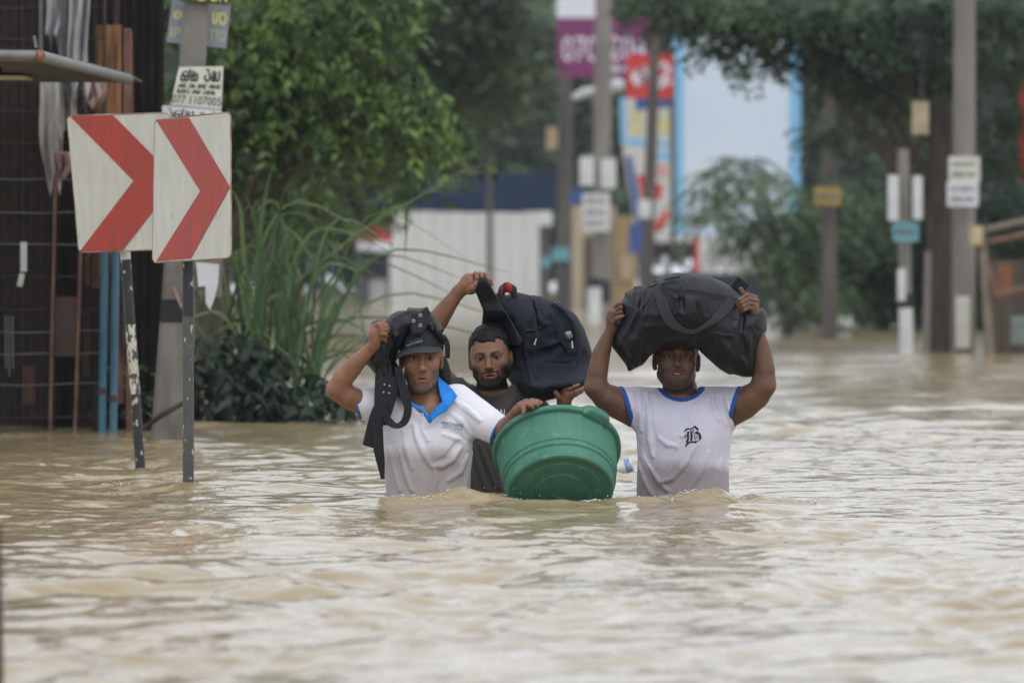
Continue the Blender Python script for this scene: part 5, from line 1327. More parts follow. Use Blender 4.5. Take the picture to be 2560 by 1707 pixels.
# ================================================================== his duffel bag
M_strap = mat('grey_black_webbing', (.018, .019, .023), .75, scale=60, col2=(.026, .027, .032), bump=.0008, bscale=300, spec=.25)
def build_duffel():
    Yd = 21.50
    out = [(1549, 756), (1561, 744), (1564, 731), (1582, 721), (1600, 714), (1622, 714), (1636, 707), (1645, 695), (1665, 687), (1691, 682), (1720, 683), (1749, 687), (1777, 693), (1806, 705), (1829, 719), (1846, 737), (1862, 755), (1884, 765), (1896, 771), (1909, 771), (1917, 784), (1917, 821), (1912, 842), (1900, 870), (1890, 920), (1882, 941),
           (1860, 942), (1838, 936), (1821, 935), (1798, 922), (1772, 899), (1756, 884), (1738, 868), (1700, 860), (1665, 862), (1648, 874), (1624, 889), (1607, 911), (1592, 918), (1574, 928), (1563, 909), (1531, 867), (1529, 842), (1538, 817), (1548, 785)]
    root = empty('duffel_bag', 'black canvas duffel bag held on the head of the man in the blue-trimmed tee', 'duffel bag', tuple(W(1720, 860, Yd)))
    D = Pillow(out, Yd + .01, .165, .13, .0034, seed=21, wr=.026, wfreq=26, yr=.11, yoff=lambda X, Z: -.10 * np.exp(-((X - W(1700, 0, Yd)[0]) / .14) ** 2))
    for pts, rr, h in (([(1590, 722), (1600, 760), (1590, 800), (1560, 850)], .016, .010), ([(1586, 735), (1585, 770)], .010, .006), ([(1622, 720), (1606, 770), (1590, 810)], .018, .010), ([(1640, 745), (1612, 790), (1600, 830)], .016, .008), ([(1560, 860), (1575, 890), (1574, 922)], .012, .006), ([(1600, 850), (1596, 880), (1590, 910)], .014, .006),
                       ([(1845, 775), (1836, 820), (1850, 870)], .02, .010), ([(1870, 800), (1866, 850), (1872, 910)], .02, .010), ([(1800, 850), (1830, 885), (1840, 925)], .018, .007), ([(1700, 765), (1712, 785), (1730, 800)], .016, .006), ([(1768, 765), (1776, 785), (1770, 805)], .014, .006), ([(1640, 700), (1660, 712), (1690, 705), (1740, 700)], .012, .004), ([(1780, 830), (1800, 880), (1812, 920)], .015, .006)):
        D.fold(pts, rr, h)
    for pts in ([(1610, 730), (1600, 780), (1578, 830)], [(1632, 735), (1612, 775)], [(1858, 780), (1852, 830), (1862, 890)], [(1745, 760), (1752, 800)], [(1700, 720), (1706, 775)]): D.fold(pts, .012, .006, 's')
    field_obj(D.F, 'bag', M_nylon, root)
    w = 28 * Yd / FPX
    band = [(1652, 728), (1690, 731), (1730, 734), (1770, 741), (1815, 749)]
    ribbon([D.on(a, b, .003) for a, b in band], w * .82, .0035, 'webbing_band', M_strap, root, n=16)
    loop = [(1647, 716), (1652, 745), (1664, 780), (1680, 808), (1706, 824), (1733, 829), (1757, 818), (1780, 803), (1800, 785), (1818, 765), (1829, 750)]
    lift = [.004, .008, .014, .02, .024, .026, .024, .018, .012, .008, .004]; wd = [w, w, w, w * .85, w * .5, w * .38, w * .4, w * .6, w * .95, w, w]
    ribbon([D.on(a, b, l) for (a, b), l in zip(loop, lift)], wd, .004, 'carry_handle', M_strap, root, n=40)
    o = MB().box(W(1849, 714, Yd + .05), (.055, .02, .05), np.array(Matrix.Rotation(R(35), 3, 'Y'))).build('strap_end', M_web, root, bevel=.004)
    zp = [(1596, 716), (1620, 716), (1640, 709), (1668, 696), (1700, 690)]
    ribbon([D.on(a, b + 4, .002) for a, b in zp], .010, .003, 'zip', M_web, root, n=14)
    return root
build_duffel()
# ================================================================== man in the dark brown tee with the backpack
def build_m2():
    Y0 = 22.0; s = Y0 / FPX
    P_ = lambda px, py, dy=0.0: W(px, py, Y0 + dy)
    r = lambda px: px * s
    x = lambda px: P_(px, 0)[0]; z = lambda py: P_(0, py)[2]
    T = head_frame((1221, 894), Y0 - .02, -4, 2, 6, (1.02, 1.02, 1.0))
    root = empty('person', 'man in a dark brown tee with a beard, raising a backpack beside his head', 'person', (x(1232), Y0, 0))
    o, M, sc = T
    lev = [(-.28, x(1235), Y0 + .02, r(112), .118), (z(1215), x(1234), Y0 + .02, r(112), .118), (z(1100), x(1233), Y0 + .02, r(116), .118), (z(1040), x(1232), Y0 + .02, r(120), .112), (z(1005), x(1232), Y0 + .03, r(112), .092), (z(985), x(1231), Y0 + .035, r(98), .07), (z(970), x(1230), Y0 + .04, r(72), .05)]
    tf, front, lo, hi = loft(lev)
    F = Field(spaced(x(1010), x(1490), .0045, [(x(1165), x(1284), .0019), (x(1285), x(1470), .0030)]), spaced(Y0 - .26, Y0 + .26, .0045, [(Y0 - .17, Y0 - .06, .0021)]),
              spaced(-.28, z(668), .0045, [(z(975), z(850), .0019), (z(1012), z(976), .003), (z(760), z(670), .0026)]))
    F.apply(lambda X, Y, Z: tf(X, Y, Z) + .012, lo, hi, .01)
    add_head(F, T, .99, .6, .002, 1.05)
    F.cap(M @ np.array((0, .02, -.07)) + o, P_(1230, 995, .035), .050, .056, .03)
    F.cap(P_(1230, 970, .03), P_(1230, 1010, .035), .056, .08, .03)
    # raised arm
    sh, el, wr_ = P_(1145, 1005, .03), P_(1046, 872, .0), P_(1147, 729, -.05)
    F.chain([sh, P_(1095, 940, .02), el], [r(40), r(36), r(28)], .03)
    F.chain([el, P_(1068, 838, -.01), P_(1095, 800, -.02), P_(1125, 758, -.04), wr_], [r(27), r(29), r(27), r(20), r(16)], .02)
    # hand pinching the strap
    F.chain([wr_, P_(1162, 716, -.055), P_(1178, 706, -.06)], [r(16), r(19), r(18)], .012)
    F.cap(P_(1168, 700, -.05), P_(1178, 722, -.05), r(15), r(15), .012)
    F.cap(P_(1172, 696, -.06), P_(1190, 692, -.06), r(12), r(10), .01)
    for pts, ra, rb in (([(1180, 692), (1189, 685), (1193, 695), (1191, 706)], 6.6, 4.6), ([(1184, 690), (1200, 685), (1205, 693), (1200, 704)], 6.4, 4.4), ([(1190, 689), (1212, 687), (1219, 698), (1221, 708)], 6.2, 4.4), ([(1192, 692), (1216, 692), (1226, 701), (1229, 711)], 5.4, 4.0)):
        i = (pts[0][0] - 1180) / 12
        finger(F, [P_(*pts[0], -.065 + .02 * i), P_(*pts[1], -.085 + .03 * i), P_(*pts[2], -.092 + .03 * i), P_(*pts[3], -.09 + .03 * i)], r(ra), r(rb))
    finger(F, [P_(1172, 728, -.07), P_(1182, 720, -.09), P_(1190, 711, -.095), P_(1196, 706, -.093)], r(9), r(5.2))
    # other arm, its hand flat under the pack
    F.chain([P_(1322, 1008, .03), P_(1370, 1060, .02), P_(1405, 1105, -.02)], [r(38), r(34), r(27)], .03)
    F.chain([P_(1405, 1105, -.02), P_(1407, 1060, -.09), P_(1409, 1018, -.15)], [r(26), r(22), r(17)], .02)
    F.chain([P_(1409, 1018, -.15), P_(1412, 1000, -.16), P_(1418, 986, -.165)], [r(17), r(18), r(17)], .012)
    F.cap(P_(1405, 994, -.15), P_(1428, 982, -.16), r(13), r(13), .012)
    for pts, ra, rb in (([(1424, 988), (1440, 979), (1452, 974), (1461, 968)], 6.4, 4.6), ([(1426, 992), (1441, 985), (1452, 979), (1459, 975)], 6.2, 4.4), ([(1410, 982), (1422, 972), (1436, 966), (1446, 962)], 6.0, 4.4), ([(1402, 984), (1410, 974), (1420, 966), (1428, 960)], 5.4, 4.0)):
        finger(F, [P_(*pts[0], -.17), P_(*pts[1], -.185), P_(*pts[2], -.18), P_(*pts[3], -.165)], r(ra), r(rb))
    finger(F, [P_(1402, 1004, -.17), P_(1396, 992, -.195), P_(1391, 984, -.2), P_(1388, 978, -.2)], r(7.5), r(5))
    base = (.190, .092, .054)
    field_obj(F, 'body', M_skin, root, lambda P: skin_cols(P, T, base, 1.15, 1.3, seed=13, palms=[(P_(1180, 715, -.09), .03)]))
    add_eyes(T, root, (4, -2))
    H = Field(spaced(o[0] - .11, o[0] + .11, .0026), spaced(o[1] - .14, o[1] + .14, .003), spaced(o[2] - .08, o[2] + .16, .0026))
    hair_field(H, T, .010, (.066, .008)); field_obj(H, 'hair', M_hair, root)
    S = Field(spaced(x(1080), x(1372), .0042), spaced(Y0 - .15, Y0 + .2, .0046), spaced(-.27, z(945), .0042))
    S.apply(tf, lo, hi, .01)
    S.chain([P_(1155, 1010, .03), P_(1122, 968, .025), P_(1105, 945, .02)], [r(48), r(44), r(40)], .035); S.chain([P_(1305, 1012, .03), P_(1345, 1045, .025)], [r(48), r(42)], .035)
    S.cap(P_(1180, 992, .035), P_(1280, 992, .035), r(22), r(22), .03)
    fold = Sil(S, front, Y0)
    for pts, rr, h in (([(1185, 1120), (1200, 1170), (1218, 1225)], .012, .006), ([(1200, 1110), (1220, 1160), (1240, 1215)], .012, .006), ([(1176, 1150), (1186, 1200), (1195, 1230)], .012, .005), ([(1195, 1010), (1215, 1040), (1240, 1060)], .011, .004), ([(1190, 985), (1204, 1012), (1230, 1030)], .010, .004), ([(1290, 990), (1270, 1020)], .011, .005), ([(1225, 1120), (1240, 1170), (1250, 1220)], .011, .005)):
        fold.line(pts, rr, h)
    Xc, Yc, Zc = S.coords((slice(None),) * 3); S.v += (.002 * wobble(19, 26.0)(Xc, Yc, Zc * .5)).astype(np.float32)
    nk = P_(1231, 962, 0)
    neck = lambda X, Y, Z: np.sqrt((X - nk[0]) ** 2 + ((Y - Y0 - .03) / 1.2) ** 2 + ((Z - nk[2]) / .9) ** 2) - r(47)
    raw = S.copy(); S.v = np.maximum(S.v, (-neck(Xc, Yc, Zc)).astype(np.float32))
    tee, TP, TQ = field_obj(S, 't_shirt', M_brown_tee, root)
    trim_band(raw, 'collar_rib', lambda X, Y, Z: -neck(X, Y, Z), r(9), .0015, M_brown_tee, root)
    bv = bvh_of(TP, TQ)
    v, f = text_poly('AN'); v = fit(v, 24, 20)
    mesh_obj('chest_lettering', [drape(bv, 1238 + a, 1042 - b, .003) for a, b in v], f, M_print_white, root)
    return root
build_m2()
def build_backpack():
    Yb = 22.10
    root = empty('backpack', 'navy black backpack held up by its strap beside the bearded man', 'backpack', tuple(W(1370, 870, Yb)))
    out = [(1238, 735), (1250, 730), (1266, 738), (1294, 731), (1327, 739), (1350, 740), (1370, 750), (1389, 752), (1414, 766), (1441, 789), (1460, 821), (1476, 867), (1485, 908), (1483, 931), (1471, 952), (1441, 972), (1396, 990), (1352, 1001), (1327, 994), (1292, 977), (1272, 950), (1262, 900), (1258, 850), (1240, 790)]
    D = Pillow(out, Yb + .02, .14, .10, .0034, seed=33, wr=.05, wfreq=30, yr=.23, yoff=lambda X, Z: -.22 * smoothstep(W(0, 905, Yb)[2], W(0, 965, Yb)[2], Z) * smoothstep(W(1275, 0, Yb)[0], W(1330, 0, Yb)[0], X))
    for pts, rr, h in (([(1318, 745), (1326, 780), (1334, 815), (1345, 850)], .008, .004), ([(1366, 752), (1378, 785), (1394, 825), (1412, 865), (1425, 885)], .009, .006), ([(1440, 800), (1452, 840), (1450, 880), (1446, 920), (1458, 955)], .007, .005), ([(1345, 870), (1380, 862), (1400, 852)], .008, .004),
                       ([(1330, 930), (1350, 950), (1390, 962), (1430, 958)], .014, .007), ([(1350, 910), (1365, 925), (1385, 930)], .012, .006), ([(1335, 770), (1355, 775), (1365, 790)], .012, .005), ([(1275, 750), (1290, 790), (1300, 830)], .014, .005), ([(1310, 870), (1318, 910), (1330, 960)], .014, .006), ([(1345, 800), (1365, 812), (1385, 815)], .010, .004), ([(1395, 905), (1425, 900)], .012, .004)):
        D.fold(pts, rr, h)
    for pts in ([(1330, 750), (1338, 790), (1346, 830)], [(1300, 850), (1308, 900), (1322, 960)], [(1436, 810), (1445, 850), (1440, 900)], [(1360, 940), (1400, 945)]): D.fold(pts, .009, .005, 's')
    pk = [D.on(a, b, 0) for a, b in ((1386, 765), (1402, 785), (1416, 815), (1426, 845), (1430, 868))]
    D.F.chain(pk, [.016, .033, .040, .036, .018], .006, 's')
    field_obj(D.F, 'bag', M_navy_cloth, root)
    rimp = [(1372, 756), (1386, 752), (1408, 766), (1428, 792), (1441, 830), (1444, 862), (1434, 880), (1420, 868), (1404, 835), (1388, 798), (1374, 764)]
    MB().tube([D.on(a, b, .004) for a, b in rimp], .0028, 6).build('pocket_piping', M_web, root)
    G_ = Field(*[spaced(c - .03, c + .03, .003) for c in D.on(1421, 838, -.034)])
    c = D.on(1421, 838, -.034); G_.ell(c, (.015, .008, .017), .01); Xc, Yc, Zc = G_.coords((slice(None),) * 3); G_.v += (.003 * wobble(3, 140.)(Xc, Yc, Zc)).astype(np.float32)
    o, _, _ = field_obj(G_, 'crumpled_plastic', mat('grey_plastic', (.30, .30, .31), .5, scale=60, col2=(.14, .14, .15)), root)
    for a, b, c_, d in ((1341, 846, 1336, 862), (1430, 852, 1431, 870)):
        MB().tube([D.on(a, b, .004), D.on(c_, d, .006)], [.0022, .0040], 6).build('zip_pull', M_silver, root)
    MB().tube([D.on(1378, 752, .002), D.on(1388, 757, .004)], [.002, .003], 6).build('zip_pull', M_silver, root)
    ribbon([D.on(a, b, .003) for a, b in ((1322, 742), (1330, 775), (1337, 810), (1343, 845))], .016, .003, 'side_strap', M_web, root, n=10)
    # padded strap panel pulled up to the hand
    st = Pillow([(1204, 693), (1217, 697), (1230, 720), (1250, 757), (1280, 806), (1307, 850), (1300, 868), (1276, 862), (1240, 840), (1206, 830), (1204, 809), (1208, 777), (1196, 747), (1185, 722), (1192, 706)], 21.985, .014, .016, .003, yr=.12, yoff=lambda X, Z: -.05 * smoothstep(W(0, 760, 22)[2], W(0, 700, 22)[2], Z) + .09 * smoothstep(W(1300, 0, 22)[0], W(1255, 0, 22)[0], X) * smoothstep(W(0, 775, 22)[2], W(0, 815, 22)[2], Z) - .035, seed=5, wr=.02)
    field_obj(st.F, 'shoulder_strap', M_web, root)
    MB().tube([st.on(a, b, .001) for a, b in ((1217, 699), (1230, 722), (1250, 759), (1280, 808), (1305, 850))], .0022, 6).build('strap_piping', mat('grey_piping', (.035, .037, .042), .7), root)
    # rolled red and black grip on top
    Hc = W(1267, 727, 22.06); R_ = Field(spaced(Hc[0] - .05, Hc[0] + .05, .003), spaced(Hc[1] - .05, Hc[1] + .05, .003), spaced(Hc[2] - .05, Hc[2] + .05, .003))
    R_.chain([W(1250, 738, 22.06), W(1258, 722, 22.06), W(1268, 717, 22.06), W(1281, 724, 22.06), W(1286, 738, 22.06)], [.012, .017, .019, .018, .012], .006)
    def cc(P):
        px = P[:, 0] / P[:, 1] * FPX + 1280; red = ((px > 1266) & (px < 1280)) | ((px > 1252) & (px < 1256))
        return np.where(red[:, None], np.array((.34, .02, .025))[None], np.array((.02, .022, .028))[None])
    field_obj(R_, 'rolled_grip', mat('two_colour_cloth', (0, 0, 0), .85, var=.2, attr='col'), root, cc)
    return root
build_backpack()

# ================================================================== man in the white polo and cap
def build_m1():
    Y0 = 21.5; s = Y0 / FPX
    P_ = lambda px, py, dy=0.0: W(px, py, Y0 + dy)
    r = lambda px: px * s
    x = lambda px: P_(px, 0)[0]; z = lambda py: P_(0, py)[2]
    T = head_frame((1056, 894), Y0 - .02, 2, 0, 0, (.98, 1.03, 1.13))
    o, M, sc = T
    root = empty('person', 'man in a white polo with bright blue collar and black cap, gripping the green tub', 'person', (x(1070), Y0, 0))
    lev = [(-.28, x(1071), Y0 + .02, r(107), .115), (z(1225), x(1070), Y0 + .02, r(106), .115), (z(1150), x(1068), Y0 + .02, r(109), .116), (z(1095), x(1067), Y0 + .015, r(116), .12), (z(1045), x(1063), Y0 + .02, r(124), .113), (z(1010), x(1062), Y0 + .03, r(121), .095), (z(985), x(1062), Y0 + .035, r(108), .075), (z(968), x(1064), Y0 + .04, r(86), .055)]
    tf, front, lo, hi = loft(lev)
    F = Field(spaced(x(808), x(1368), .0045, [(x(1002), x(1108), .0019), (x(922), x(976), .0026), (x(1285), x(1362), .003)]), spaced(Y0 - .36, Y0 + .2, .0045, [(Y0 - .17, Y0 - .06, .0021)]),
              spaced(-.28, z(790), .0045, [(z(990), z(868), .0019), (z(867), z(800), .0026), (z(1040), z(991), .003)]))
    F.apply(lambda X, Y, Z: tf(X, Y, Z) + .012, lo, hi, .01)
    add_head(F, T, 1.0, .35, -.002, .8)
    F.cap(M @ np.array((0, .02, -.08)) + o, P_(1060, 1000, .03), .052, .056, .03)
    F.cap(P_(1060, 985, .02), P_(1066, 1030, .0), .056, .080, .03)
    el, wl_ = P_(842, 973, -.07), P_(934, 863, -.13)
    F.chain([P_(955, 1020, .0), P_(900, 1004, -.03), P_(868, 990, -.055), el], [r(40), r(31), r(29), r(24)], .03)
    F.chain([el, P_(858, 946, -.08), P_(882, 918, -.095), P_(910, 888, -.115), wl_], [r(24), r(26), r(23.5), r(17.5), r(14)], .02)
    F.chain([wl_, P_(938, 848, -.14), P_(938, 832, -.145)], [r(14), r(15.5), r(15)], .012)
    F.cap(P_(931, 838, -.14), P_(940, 824, -.145), r(12), r(12), .012)
    for i, (a, b, c, d) in enumerate((((932, 818), (946, 811), (958, 809), (966, 812)), ((935, 822), (950, 816), (962, 816), (970, 820)), ((939, 828), (953, 824), (964, 824), (970, 829)), ((944, 836), (955, 834), (963, 835), (967, 840)))):
        finger(F, [P_(*a, -.145), P_(*b, -.165), P_(*c, -.16), P_(*d, -.145)], r(6.6), r(4.6))
    finger(F, [P_(946, 850, -.13), P_(954, 843, -.145), P_(960, 846, -.14), P_(964, 852, -.13)], r(7.5), r(5))
    # arm to the tub
    F.chain([P_(1165, 1015, .0), P_(1225, 1058, -.05), P_(1262, 1078, -.10)], [r(38), r(33), r(26)], .03)
    F.chain([P_(1262, 1078, -.10), P_(1276, 1058, -.15), P_(1294, 1030, -.22)], [r(25), r(22), r(15)], .02)
    F.chain([P_(1294, 1030, -.22), P_(1304, 1018, -.26), P_(1316, 1009, -.285)], [r(15), r(15), r(13)], .012)
    for a, b, c, d, e in (((1316, 1004), (1330, 1000), (1344, 1002), (1354, 1006), -.30), ((1315, 1008), (1330, 1004), (1342, 1006), (1351, 1010), -.315), ((1313, 1012), (1326, 1008), (1336, 1010), (1344, 1014), -.325), ((1311, 1014), (1320, 1012), (1328, 1015), (1333, 1020), -.332)):
        finger(F, [P_(*a, e + .015), P_(*b, e), P_(*c, e - .005), P_(*d, e)], r(5.8), r(4.2))
    finger(F, [P_(1302, 1014, -.275), P_(1307, 1014, -.315), P_(1309, 1022, -.34), P_(1309, 1031, -.345)], r(7.5), r(5.2))
    base = (.235, .112, .066)
    field_obj(F, 'body', M_skin, root, lambda P: skin_cols(P, T, base, .62, 1.1, grey=.42, seed=23, beard_shape='thin'))
    add_eyes(T, root, (0, -2))
    # cap
    Tc = (o, euler(-8, 4, 5), sc)
    C_ = Field(spaced(o[0] - .11, o[0] + .11, .003), spaced(o[1] - .13, o[1] + .14, .003), spaced(o[2] - .02, o[2] + .17, .003))
    C_.ell((0, .012, .036), (.086, .107, .097), .01, 'u', Tc); Xc, Yc, Zc = C_.coords((slice(None),) * 3); L = to_local((Xc, Yc, Zc), Tc)
    C_.v = np.maximum(C_.v, (.030 + np.clip(L[1] - .0, 0, 1) * -.12 - L[2]).astype(np.float32))
    cap_o, CP, CQ = field_obj(C_, 'cap', M_cap, root)
    oc, Mc, scc = (o + np.array((-.002, 0, -.002)), euler(-14, 4, 12), sc); V, F_ = [], []; na, nr_ = 26, 8
    for th in (0, 1):
        for i in range(na + 1):
            a = R(-78 + 156 * i / na)
            for j in range(nr_ + 1):
                u = j / nr_; ext = .062 * math.cos(a) ** .6
                xx = math.sin(a) * (.085 + ext * .25 * u); yy = .012 - math.cos(a) * .104 - ext * u
                zz = .038 - .35 * u * ext - 2.6 * xx * xx * (.4 + .6 * u) - .0035 * th
                V.append(Mc @ (np.array((xx, yy, zz)) * scc) + oc)
    n1 = (na + 1) * (nr_ + 1)
    for i in range(na):
        for j in range(nr_):
            a = i * (nr_ + 1) + j; q_ = (a, a + 1, a + nr_ + 2, a + nr_ + 1); F_.append(q_); F_.append(tuple(n1 + k for k in q_[::-1]))
        a = i * (nr_ + 1) + nr_; F_.append((a, n1 + a, n1 + a + nr_ + 1, a + nr_ + 1))
    set_parent(mesh_obj('cap_brim', V, F_, mat('worn_cap_brim', (.022, .025, .030), .75, scale=20, col2=(.035, .038, .044)), None, smooth=True), cap_o) if False else mesh_obj('cap_brim', V, F_, mat('worn_cap_brim', (.022, .025, .030), .75, scale=20, col2=(.035, .038, .044)), root, smooth=True)
    bc = bvh_of(CP, CQ)
    for txt, w_, h_, (px, py), m in (('MARINE', 34, 6, (1024, 858), mat('teal_embroidery', (.05, .16, .22), .8)), ('GROUP OF COMPANIES', 42, 4, (1016, 866), M_print_white)):
        v, f = text_poly(txt); v = fit(v, w_, h_); ca, sa = math.cos(R(18)), math.sin(R(18))
        mesh_obj('cap_lettering', [drape(bc, px + a * ca + b * sa * -.3, py - a * sa - b * ca, .002, P_(px, py, -.13)) for a, b in v], f, m, root)
    # polo
    S = Field(spaced(x(868), x(1268), .0038), spaced(Y0 - .22, Y0 + .2, .0042), spaced(-.27, z(948), .0038))
    S.apply(tf, lo, hi, .01)
    S.chain([P_(975, 1022, .015), P_(930, 1013, -.005), P_(885, 1004, -.03)], [r(50), r(45), r(36)], .035)
    S.chain([P_(1150, 1016, .01), P_(1190, 1040, -.01), P_(1225, 1062, -.045), P_(1262, 1084, -.09)], [r(50), r(46), r(42), r(36)], .03)
    S.cap(P_(1010, 1000, .03), P_(1140, 992, .03), r(24), r(26), .03)
    fold = Sil(S, front, Y0)
    for pts, rr, h in (([(1035, 1062), (1040, 1090), (1058, 1130), (1074, 1160)], .012, .006), ([(1010, 1080), (1016, 1120), (1030, 1170)], .012, .005), ([(1055, 1050), (1060, 1080), (1070, 1100)], .009, .004), ([(1150, 1120), (1130, 1150), (1105, 1165), (1080, 1165)], .013, .006), ([(1165, 1140), (1150, 1180), (1120, 1200)], .013, .005),
                       ([(1176, 1130), (1168, 1180), (1160, 1225)], .012, .004), ([(975, 1120), (985, 1170), (1000, 1225)], .013, .005), ([(1000, 1130), (1012, 1180), (1030, 1225)], .013, .005), ([(1120, 1030), (1150, 1050), (1180, 1085)], .012, .004), ([(1130, 1000), (1165, 1020), (1200, 1050)], .012, .005), ([(1085, 1170), (1090, 1200), (1085, 1230)], .012, .004), ([(1108, 1085), (1140, 1096), (1175, 1094)], .010, .004)):
        fold.line(pts, rr, h)
    for pts in ([(1028, 1070), (1034, 1110), (1050, 1150)], [(1140, 1110), (1115, 1145), (1085, 1155)], [(1165, 1100), (1150, 1085), (1130, 1080)], [(1090, 1060), (1070, 1072)], [(990, 1130), (1004, 1190)], [(1150, 1010), (1185, 1040)]): fold.line(pts, .010, .004, 's')
    Xc, Yc, Zc = S.coords((slice(None),) * 3); S.v += (.0018 * wobble(29, 26.0)(Xc, Yc, Zc * .5)).astype(np.float32)
    vee = poly_sd([(p[0], p[2]) for p in (P_(1024, 960), P_(1024, 1000), P_(1040, 1015), P_(1058, 1022), P_(1075, 1050), P_(1092, 1026), P_(1106, 1004), P_(1100, 985), P_(1100, 950))], S.x[:, None].astype(float), S.z[None, :].astype(float))[:, None, :]
    vcut = np.minimum(-vee, (Y0 + .06 - Yc)) + 0 * Xc
    nk = P_(1062, 955, 0)
    neck = lambda X, Y, Z: np.sqrt((X - nk[0]) ** 2 + ((Y - Y0 - .03) / 1.2) ** 2 + ((Z - nk[2]) / .85) ** 2) - r(46)
    hl, hr = halfspace(P_(888, 1005, -.03), (-.967, 0, -.253)), halfspace(P_(1252, 1074, -.08), (.82, -.35, -.45))
    raw = S.copy()
    for g in (vcut, -neck(Xc, Yc, Zc), np.minimum(hl(Xc, Yc, Zc), near_ball(P_(868, 1000, -.03), r(60))(Xc, Yc, Zc)), np.minimum(hr(Xc, Yc, Zc), near_ball(P_(1272, 1090, -.09), r(62))(Xc, Yc, Zc))):
        S.v = np.maximum(S.v, np.minimum(g, .05).astype(np.float32))
    polo, TP, TQ = field_obj(S, 'polo_shirt', M_polo_white, root)
    M_cuff = mat('blue_cuff', (.03, .13, .36), .85, var=.15)
    trim_band(raw, 'cuff', hl, r(7), .002, M_cuff, root, near_ball(P_(888, 1004, -.03), r(46))); trim_band(raw, 'cuff', hr, r(6), .002, M_cuff, root, near_ball(P_(1252, 1074, -.08), r(48)))
    trim_band(raw, 'placket', lambda X, Y, Z: vcut + 0 * X, r(6), .0018, M_blue_collar, root, lambda X, Y, Z: (Y0 - .02 - Y) + 0 * X + 0 * Z)
    bv = bvh_of(np.concatenate([TP]), TQ)
    def leaf_panel(poly, lifts, name):
        bmx = bmesh.new(); vs_ = [bmx.verts.new((a, b, l)) for (a, b), l in zip(poly, lifts)]; bmx.faces.new(vs_); bmesh.ops.triangulate(bmx, faces=bmx.faces)
        for _ in range(2): bmesh.ops.subdivide_edges(bmx, edges=bmx.edges, cuts=1, use_grid_fill=True, smooth=0)
        bmx.verts.index_update(); V = []
        for v in bmx.verts:
            V.append(P_(v.co.x, v.co.y, v.co.z))
        F_ = [tuple(v.index for v in f.verts) for f in bmx.faces]; bmx.free()
        o_ = mesh_obj(name, V, F_, M_blue_collar, root, smooth=True)
        m_ = o_.modifiers.new('thick', 'SOLIDIFY'); m_.thickness = .004; m_.offset = 0
        return o_
    fy = lambda px, py: front(P_(px, py)[0], P_(px, py)[2]) - Y0
    leaf_panel([(1094, 941), (1104, 947), (1118, 961), (1132, 974), (1143, 989), (1132, 1004), (1118, 1024), (1108, 1008), (1101, 990), (1096, 965)], [.0, .01, .0, -.045, -.085, -.104, -.118, -.112, -.09, -.04], 'collar')
    leaf_panel([(1106, 1004), (1120, 1024), (1096, 1038), (1078, 1052), (1072, 1042), (1088, 1020)], [-.110, -.120, -.122, -.120, -.112, -.112], 'collar')
    leaf_panel([(1024, 998), (1030, 1006), (1044, 1014), (1058, 1016), (1070, 1036), (1075, 1054), (1063, 1036), (1052, 1024), (1036, 1020), (1026, 1012)], [-.085, -.1, -.11, -.113, -.116, -.121, -.121, -.119, -.113, -.10], 'collar')
    leaf_panel([(990, 962), (1000, 965), (1012, 985), (1026, 1002), (1018, 1012), (1004, 1004), (994, 990)], [-.01, -.01, -.05, -.085, -.098, -.088, -.06], 'collar')
    b_ = drape(bv, 1056, 1035, .003); MB().tube([b_, b_ + np.array((0, -.003, 0))], .0055, 12).build('button', mat('button', (.6, .6, .58), .4), root)
    ca, sa = math.cos(R(-8)), math.sin(R(-8))
    for txt, w_, h_, (px, py) in (('MERCMARINE', 55, 10, (1105, 1062)), ('GROUP OF COMPANIES', 50, 5.5, (1107, 1069))):
        v, f = text_poly(txt); v = fit(v, w_, h_)
        mesh_obj('chest_lettering', [drape(bv, px + a * ca + b * sa, py - a * sa - b * ca, .0035, P_(px, py, -.12)) for a, b in v], f, M_print_blue, root)
    return root, bv, fy
m1_root, m1_bvh, m1_fy = build_m1()
